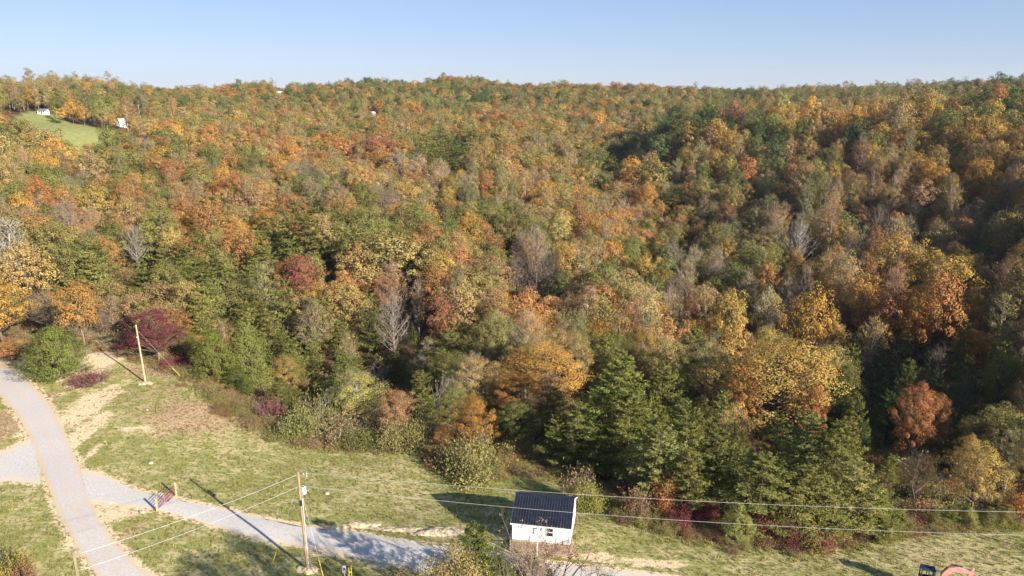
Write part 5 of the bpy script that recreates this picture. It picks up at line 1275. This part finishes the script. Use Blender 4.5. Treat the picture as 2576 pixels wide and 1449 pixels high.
# ------------------------------------------------------------------ farm gate across the driveway
ga = ground(396, 1287); gb = ground(443, 1247)
for q, (p, lab, hh) in enumerate(((ga, 'square wooden gate post on the near side of the driveway', 1.85), (gb, 'square wooden gate post on the far side of the driveway', 1.9))):
    b = MB(); b.box(-.105, .105, -.105, .105, -.3, hh); b.box(-.09, .09, -.09, .09, hh, hh + .03); o = b.build('gate_post', M_POST); o.location = tuple(p); o.rotation_euler = (0, R_(2), .5 if q else .2); tag(o, lab, 'post', 'gate posts')
def tube_gate(hinge, tip, label):
    L = math.hypot(tip[0] - hinge[0], tip[1] - hinge[1]); root = empty('farm_gate', tuple(hinge), math.atan2(tip[1] - hinge[1], tip[0] - hinge[0])); tag(root, label, 'gate', 'pair of tube gates')
    z0, z1g = .28, 1.45
    b = MB(); rr2 = .16
    pts = [(.10, 0, z0)] + [(L - rr2 + rr2 * math.sin(a), 0, z0 + rr2 - rr2 * math.cos(a)) for a in np.linspace(0, math.pi / 2, 5)] + [(L - rr2 + rr2 * math.cos(a), 0, z1g - rr2 + rr2 * math.sin(a)) for a in np.linspace(0, math.pi / 2, 5)] + [(.10, 0, z1g), (.10, 0, z0)]
    b.tube(pts, .038, 8); b.build('frame', M_GATE, root)
    for k in range(1, 5):
        b = MB(); z = z0 + (z1g - z0) * k / 5; b.tube([(.10, 0, z), (L, 0, z)], .030, 6); b.build('bar', M_GATE, root)
    b = MB(); b.tube([(L * .5, .0, z0), (L * .5, .0, z1g)], .024, 6); b.build('brace', M_GATE, root)
    for z in (z0 + .15, z1g - .15):
        b = MB(); b.tube([(0, 0, z), (.10, 0, z)], .02, 6); b.build('hinge', M_GALV, root)
# both leaves closed, meeting over the middle of the gravel
v = np.array([gb[0] - ga[0], gb[1] - ga[1]]); mid = np.array([(ga[0] + gb[0]) / 2, (ga[1] + gb[1]) / 2, 0])
t1 = ground(414, 1262 + 8); t2 = ground(412, 1268)
tube_gate(ga, ((ga[0] + gb[0]) / 2 - .05, (ga[1] + gb[1]) / 2 - .04, 0), 'near leaf of the maroon tube gate across the driveway')
tube_gate(gb, ((ga[0] + gb[0]) / 2 + .05, (ga[1] + gb[1]) / 2 + .04, 0), 'far leaf of the maroon tube gate across the driveway')
# small stakes and rocks in the grass
for (px_, py_, hh, lab) in [(268, 1119, .9, 'thin survey stake by the worn tyre track'), (1015, 0, 0, None)]:
    if lab:
        p = ground(px_, py_); b = MB(); b.box(-.03, .03, -.015, .015, -.1, hh); o = b.build('survey_stake', M_POST); o.location = tuple(p); tag(o, lab, 'stake')
def rock(px_, py_, s, lab, seed, m=None, name='rock'):
    r = np.random.default_rng(seed); p = ground(px_, py_); mb = MB(); V = []
    for i in range(5):
        th = np.pi * i / 4
        for j in range(7): a = 2 * np.pi * j / 7; V.append(np.array([np.sin(th) * np.cos(a), np.sin(th) * np.sin(a) * .8, np.cos(th) * .55]) * s * r.uniform(.75, 1.15))
    mb.add(V, [(i * 7 + j, (i + 1) * 7 + j, (i + 1) * 7 + (j + 1) % 7, i * 7 + (j + 1) % 7) for i in range(4) for j in range(7)])
    o = mb.build(name, m or M_ROCK); o.location = (p[0], p[1], p[2] + s * .2); tag(o, lab, 'rock')
rock(358, 1290, .45, 'flat tan rock beside the near gate post', 1); rock(822, 1243, .40, 'pale rock in the grass by the transformer pole', 2); rock(379, 1166, .38, 'pale rock in the grass above the gate', 3); rock(132, 953, .35, 'tan rock on the roadside bank', 4); rock(370, 1032, .3, 'pale stone in the worn grass below the bare pole', 5)

# ------------------------------------------------------------------ brush pile and old fence at the left
def brush_pile(pts, n, label, seed, hgt=1.0):
    r = np.random.default_rng(seed); root = None; mb = MB(); P = [ground(*p) for p in pts]
    c = np.mean(P, 0)
    for k in range(n):
        i = r.uniform(0, len(P) - 1); a = int(i); q = P[a] + (P[min(a + 1, len(P) - 1)] - P[a]) * (i - a) + np.append(r.normal(0, .9, 2), 0)
        d = unit(np.append(r.normal(0, 1, 2), r.uniform(-.1, .45))); L = r.uniform(.6, 2.4); z = z1(q[0], q[1]) + r.uniform(.02, hgt)
        s = np.array([q[0], q[1], z]); mdl = s + d * L * .5 + r.normal(0, .12, 3); e = s + d * L; e[2] = max(e[2], z1(e[0], e[1]) + .03)
        mb.tube([s - c, mdl - c, e - c], [.05, .035, .012] if r.random() < .25 else [.025, .018, .008], 4, False)
    o = mb.build('brush_pile', M_BRANCH); o.location = tuple(c); tag(o, label, 'brush pile', kind='stuff'); return o
brush_pile([(185, 842), (225, 850), (270, 868), (300, 882)], 380, 'long pile of cut grey branches along the woods edge', 3)
brush_pile([(330, 893), (380, 905), (420, 918), (470, 935)], 220, 'cut branches under the maroon sumac', 4, .7)
fp = [ground(x, y) for x, y in ((6, 902), (30, 884))]
fe = empty('fence_panel', tuple(fp[0]), math.atan2(fp[1][1] - fp[0][1], fp[1][0] - fp[0][0])); tag(fe, 'short grey wooden fence panel under the low maple', 'fence')
for k in range(7):
    b = MB(); b.box(k * .22, k * .22 + .2, 0, .025, 0, 1.5); b.build('slat', M_SCREEN, fe)
for k in (0, 1):
    b = MB(); b.box(0, 1.54, .027, .07, .35 + .8 * k, .43 + .8 * k); b.build('rail', M_SCREEN, fe)
# ------------------------------------------------------------------ excavator, mostly below the picture's edge
M_EXO = simple('faded_orange_paint', (.66, .30, .25), .45, var=.12, scale=2.5)
M_EXD = simple('dark_blue_cab_paint', (.030, .045, .085), .4, var=.2)
M_EXG = simple('sunlit_cab_paint', (.40, .46, .50), .45, var=.08)  # windscreen face: the sun on it is put into this paler colour
M_TRACK = simple('rubber_track', (.035, .033, .03), .9, var=.3)
M_CHROME = simple('cylinder_rod', (.75, .76, .78), .2, metal=.8, var=.03)
ex = (44.1, 67.2)
EXZ = z1(ex[0], ex[1]); exc = empty('excavator', (ex[0], ex[1], EXZ), R_(-18)); exc.scale = (1.12, 1.12, 1.12); tag(exc, 'small orange excavator with a dark cab parked at the grass edge', 'excavator')
for s in (-1, 1):        # local x forward, y left
    b = MB(); b.prism([(-1.15, .12), (-.95, 0), (.95, 0), (1.15, .12), (1.2, .34), (1.0, .52), (-1.0, .52), (-1.2, .34)], s * .78 - .2, s * .78 + .2); b.build('track', M_TRACK, exc)
b = MB(); b.box(-.6, .6, -.57, .57, .15, .5); b.build('undercarriage', M_TRACK, exc)
b = MB(); b.prism([(-1.05, .6), (.9, .6), (1.0, .8), (.95, 1.05), (-.2, 1.05), (-.3, 1.15), (-.9, 1.1), (-1.1, .95)], -.85, .85); b.build('body', M_EXO, exc)
cx0, cx1, cy0, cy1, cz0, cz1 = -.25, .98, .02, .84, 1.06, 2.50
b = MB(); b.box(cx0, cx1, cy0, cy1, cz1, cz1 + .10); b.box(cx0 + .15, cx1 - .2, cy0 + .12, cy0 + .3, cz1 + .10, cz1 + .14); b.box(cx0 + .15, cx1 - .2, cy1 - .34, cy1 - .14, cz1 + .10, cz1 + .14); b.build('cab_roof', M_EXD, exc)
cf = MB()
for (x0, x1, y0, y1) in ((cx0, cx0 + .09, cy0, cy0 + .09), (cx0, cx0 + .09, cy1 - .09, cy1), ): cf.box(x0, x1, y0, y1, cz0, cz1)
cf.box(cx0, cx1, cy0, cy0 + .05, cz0, cz0 + .5); cf.box(cx0, cx1, cy1 - .05, cy1, cz0, cz0 + .5); cf.box(cx0, cx0 + .05, cy0 + .05, cy1 - .05, cz0, cz0 + .5); cf.box(.35, .42, cy0, cy0 + .06, cz0 + .5, cz1); cf.box(.35, .42, cy1 - .06, cy1, cz0 + .5, cz1)
cf.build('cab_frame', M_EXD, exc)
b = MB(); b.box(cx1 - .09, cx1, cy0, cy0 + .12, cz0 + .5, cz1); b.box(cx1 - .09, cx1, cy1 - .12, cy1, cz0 + .5, cz1); b.box(cx1 - .06, cx1, cy0 + .12, cy1 - .12, cz1 - .1, cz1); b.box(cx1 - .05, cx1, (cy0 + cy1) / 2 - .025, (cy0 + cy1) / 2 + .025, cz0 + .5, cz1 - .1); b.box(cx1 - .06, cx1, cy0 + .05, cy1 - .05, cz0, cz0 + .5); b.build('windscreen_frame', M_EXG, exc)
M_CABG = simple('green_tinted_glass', (.03, .055, .045), .06, var=.1, spec=.6)
for y0, y1 in ((cy0 + .12, (cy0 + cy1) / 2 - .025), ((cy0 + cy1) / 2 + .025, cy1 - .12)):
    b = MB(); b.box(cx1 - .035, cx1 - .02, y0, y1, cz0 + .5, cz1 - .1); b.build('windscreen_pane', M_CABG, exc)
def beam(name, pts, w, m, parent, y=0.0):
    """outline polygon in xz, width w"""
    b = MB(); b.prism(pts, y - w / 2, y + w / 2); return b.build(name, m, parent)
YB = -.30
def strip(path, half):
    P = np.array(path, float); d = np.gradient(P, axis=0); d /= np.linalg.norm(d, axis=1)[:, None]; n = np.column_stack([-d[:, 1], d[:, 0]]); h = np.array(half)[:, None]
    return P + n * h, P - n * h
def curved(name, path, half, w, m, parent, y):
    A, B = strip(path, half); mb = MB(); n = len(A)
    V = [(p[0], y - w / 2, p[1]) for p in A] + [(p[0], y - w / 2, p[1]) for p in B] + [(p[0], y + w / 2, p[1]) for p in A] + [(p[0], y + w / 2, p[1]) for p in B]
    Q = []
    for i in range(n - 1): Q += [(i, i + 1, n + i + 1, n + i), (2 * n + i, 3 * n + i, 3 * n + i + 1, 2 * n + i + 1), (i, 2 * n + i, 2 * n + i + 1, i + 1), (n + i, n + i + 1, 3 * n + i + 1, 3 * n + i)]
    Q += [(0, n, 3 * n, 2 * n), (n - 1, 3 * n - 1, 4 * n - 1, 2 * n - 1)]
    mb.add(V, Q); return mb.build(name, m, parent)
bp = [(1.05, .95), (1.42, 2.2), (1.62, 2.75), (1.98, 3.32), (2.35, 3.42), (3.55, 3.36)]
curved('boom', bp, [.14, .20, .24, .24, .24, .13], .26, M_EXO, exc, YB)
curved('stick', [(3.82, 3.80), (3.70, 3.38), (3.46, 2.4), (3.30, 1.4)], [.08, .15, .13, .09], .20, M_EXO, exc, YB)
for (a, c, e) in (((1.98, 3.78), (2.9, 3.80), (3.78, 3.76)),):
    b = MB(); b.tube([(a[0], YB, a[1]), (c[0], YB, c[1])], .065, 8); b.build('cylinder_barrel', M_BLACK, exc); b = MB(); b.tube([(c[0], YB, c[1]), (e[0], YB, e[1])], .035, 8); b.build('cylinder_rod', M_CHROME, exc)
b = MB(); b.tube([(1.2, YB, .85), (1.5, YB, 1.9)], .065, 8); b.build('cylinder_barrel', M_BLACK, exc); b = MB(); b.tube([(1.5, YB, 1.9), (1.75, YB, 2.9)], .035, 8); b.build('cylinder_rod', M_CHROME, exc)
b = MB(); b.tube([(3.60, YB, 3.6), (3.78, YB, 2.6), (3.55, YB, 1.35)], .05, 6); b.build('bucket_cylinder', M_CHROME, exc)
b = MB(); b.tube([(1.3, YB + .16, 2.6), (1.6, YB + .16, 3.2), (2.1, YB + .16, 3.7), (3.0, YB + .16, 3.72)], .04, 6); b.build('hose', M_BLACK, exc)
curved('bucket', [(3.45, 1.45), (3.55, 1.05), (3.3, .55), (2.85, .45)], [.10, .22, .24, .05], .62, M_TRACK, exc, YB)
b = MB(); b.prism([(1.35, .1), (1.5, .1), (1.55, .45), (1.35, .5)], -.95, .95); b.build('blade', M_TRACK, exc)
for s in (-1, 1):
    b = MB(); b.box(.6, 1.4, s * .55 - .05, s * .55 + .05, .22, .34); b.build('blade_arm', M_EXO, exc)

# ------------------------------------------------------------------ far houses, barns and poles
M_FARROOF = simple('grey_shingle', (.16, .16, .17), .8, var=.15); M_REDROOF = simple('dark_red_shingle', (.10, .035, .04), .8, var=.2); M_PALEROOF = simple('pale_metal_roof', (.55, .56, .58), .5, var=.08); M_ORANGE = simple('cedar_cladding', (.36, .15, .07), .8, var=.15)
def house(x, dist, L, W, wz, rz, yaw_, label, roofm, wallm, gable_windows=2, z_up=0.0, cat='house'):
    px_, py_ = at_dist(x, dist); z = z1(px_, py_) + z_up
    root = empty('house', (px_, py_, z), yaw_); tag(root, label, cat, 'far houses among the hills')
    b = MB(); b.box(-L / 2, L / 2, -W / 2, W / 2, -1.5, wz)
    for s in (-1, 1):
        xg = s * (L / 2 - .05); b.add([(xg, -W / 2, wz), (xg, W / 2, wz), (xg, 0, rz), (xg - s * .1, -W / 2, wz), (xg - s * .1, W / 2, wz), (xg - s * .1, 0, rz)], [(0, 1, 4, 3), (1, 2, 5, 4), (2, 0, 3, 5)], [(0, 1, 2), (3, 5, 4)])
    b.build('wall', wallm, root)
    for s in (-1, 1):
        y0 = s * (W / 2 + .4); zl = wz - .4 * (rz - wz) / (W / 2)
        b = MB(); V = [(-L / 2 - .3, y0, zl + .03), (L / 2 + .3, y0, zl + .03), (L / 2 + .3, 0, rz + .03), (-L / 2 - .3, 0, rz + .03)]; V += [(p[0], p[1], p[2] + .15) for p in V]
        b.add(V, [(0, 3, 2, 1), (4, 5, 6, 7), (0, 1, 5, 4), (1, 2, 6, 5), (2, 3, 7, 6), (3, 0, 4, 7)]); b.build('roof', roofm, root)
    n = max(2, int(L / 3.2))
    for k in range(n):
        xx = -L / 2 + L * (k + .5) / n; b = MB(); b.box(xx - .45, xx + .45, -W / 2 - .06, -W / 2 + .02, .9, 2.1); wdw = b.build('window', M_TRIM, root)
        b = MB(); b.box(xx - .38, xx + .38, -W / 2 - .075, -W / 2 - .062, .97, 2.03); b.build('pane', M_GLASS, wdw)
    b = MB(); b.box(-.5, .5, -W / 2 - .09, -W / 2 - .078, 0, 2.0) if n % 2 == 0 else b.box(L / 2 - 1.3, L / 2 - .4, -W / 2 - .09, -W / 2 - .0, 0, 2.0); b.build('door', M_FARROOF, root)
    return root
house(183, 628, 5.6, 5, 2.1, 3.4, .05, 'small white house with dark roof at the top of the green meadow', M_FARROOF, M_WHITE)
house(362, 640, 4.6, 5, 4.0, 6.2, 1.0, 'tall narrow white house half hidden in the trees beside the meadow', M_PALEROOF, M_WHITE)
house(960, 838, 4.2, 4, 2.0, 3.4, .9, 'tiny white house in a clearing below the skyline', M_PALEROOF, M_WHITE, z_up=3)
house(2085, 905, 13, 9, 4.5, 10.5, .45, 'far house with steep dark red roof and white gable trim', M_REDROOF, M_WHITE, z_up=3)
house(745, 1075, 9, 7, 4, 7, .3, 'pale house breaking the skyline among the trees', M_PALEROOF, M_WHITE, z_up=3)
for (x, dist, h, lab) in [(23, 615, 11, 'far utility pole on the pale track left of the meadow'), (106, 640, 11, 'far utility pole behind the left end of the meadow'), (409, 745, 12, 'far utility pole in the clearing below the skyline')]:
    px_, py_ = at_dist(x, dist); root = empty('utility_pole', (px_, py_, z1(px_, py_))); tag(root, lab, 'utility pole', 'far utility poles')
    b = MB(); tapered(b, h, .24, .17); b.build('pole', M_SCREEN, root); b = MB(); b.box(-1, 1, -.08, .08, h - .7, h - .5); b.build('crossarm', M_SCREEN, root)

# ------------------------------------------------------------------ grass tufts over the near field
def tuft_mesh(seed, n=9, h=.22, m=None):
    r = np.random.default_rng(seed); V, Q = [], []
    for k in range(n):
        a = r.uniform(0, 6.28); b0 = np.array([r.normal(0, .09), r.normal(0, .09), -.02]); L = h * r.uniform(.6, 1.3); ln = r.uniform(.25, .9); w = .016
        d = np.array([math.cos(a), math.sin(a), 0]); s = np.array([-d[1], d[0], 0])
        m1 = b0 + d * L * ln * .4 + np.array([0, 0, L * .65]); t = b0 + d * L * ln + np.array([0, 0, L * (1 - .3 * ln)])
        o = len(V); V += [b0 - s * w, b0 + s * w, m1 + s * w * .8, m1 - s * w * .8, t + s * w * .2, t - s * w * .2]; Q += [(o, o + 1, o + 2, o + 3), (o + 3, o + 2, o + 4, o + 5)]
    n_ = len(V); lv = np.repeat(r.uniform(0, 1, n), 6)
    return mesh_np('tuft', V, [np.array(Q)], [M_LEAF], attrs={'cv': np.repeat(r.uniform(0, 1, n), 6), 'lv': lv})
def grass():
    r = np.random.default_rng(9); recs = []
    n = 60000; a = np.radians(r.uniform(-40, 40, n)); d = np.sqrt(r.uniform(62 ** 2, 150 ** 2, n)); x, y = d * np.sin(a), d * np.cos(a)
    k = inside(x, y, FIELD)
    for A_, B_ in ((rl, rr), (du, dd), (su, sd_)): k &= ~inside(x, y, np.vstack([A_, B_[::-1]]))
    for (bx, by, rx, ry, s) in DIRT: k &= (((x - bx) / rx) ** 2 + ((y - by) / ry) ** 2 > .8) | (r.random(n) < .25 + .6 * (1 - s))
    x, y, d = x[k], y[k], d[k]; z = zt(x, y)
    sd = seg_dist(x, y, np.vstack([FIELD, FIELD[:1]])); dr = np.zeros(len(x))
    for (bx, by, rx, ry, s) in DRY: dr = np.maximum(dr, s * np.exp(-(((x - bx) / rx) ** 2 + ((y - by) / ry) ** 2)))
    g = .5 + .5 * np.sin(x / 5.1 + 2 * np.sin(y / 6.3)) * np.sin(y / 4.2 + 1.4 * np.sin(x / 8))
    for i in range(len(x)):
        q = r.random(); c = ('tan' if q < .6 else 'brown') if r.random() < dr[i] * .9 else ('yellow-green' if q < .30 + .3 * g[i] else ('olive' if q < .55 + .25 * g[i] else 'pale olive'))
        s = r.uniform(.55, 1.15) * (1.7 if sd[i] < 3 else 1.0)
        recs.append((x[i], y[i], z[i], int(r.integers(3)), r.uniform(0, 6.28), s, c))
    return recs
GR = grass()
def grass_mass():
    for k in range(3): JOINED[('tuft', k, 0)] = tuft_mesh(40 + k)
    FORMS['tuft'] = (1, 1, 3)
    mass('field_grass', [dict(form='tuft', var=q[3], lod=0, x=q[0], y=q[1], z=q[2], rot=q[4], sr=q[5] * 1.25, sh=q[5], col=q[6], second='olive') for q in GR], 6)
grass_mass()

# ------------------------------------------------------------------ air
def haze():
    m, ns, ls = mat('pale_air'); out = N(ns, 'ShaderNodeOutputMaterial'); v = N(ns, 'ShaderNodeVolumePrincipled')
    v.inputs['Color'].default_value = (.80, .88, 1.0, 1); v.inputs['Density'].default_value = HAZE; v.inputs['Anisotropy'].default_value = .2
    ls.new(v.outputs[0], out.inputs['Volume'])
    b = MB(); b.box(-5600, 5600, -5600, 5600, -75, 130); o = b.build('haze', m); tag(o, kind='stuff')
HAZE = 0.00005
haze()
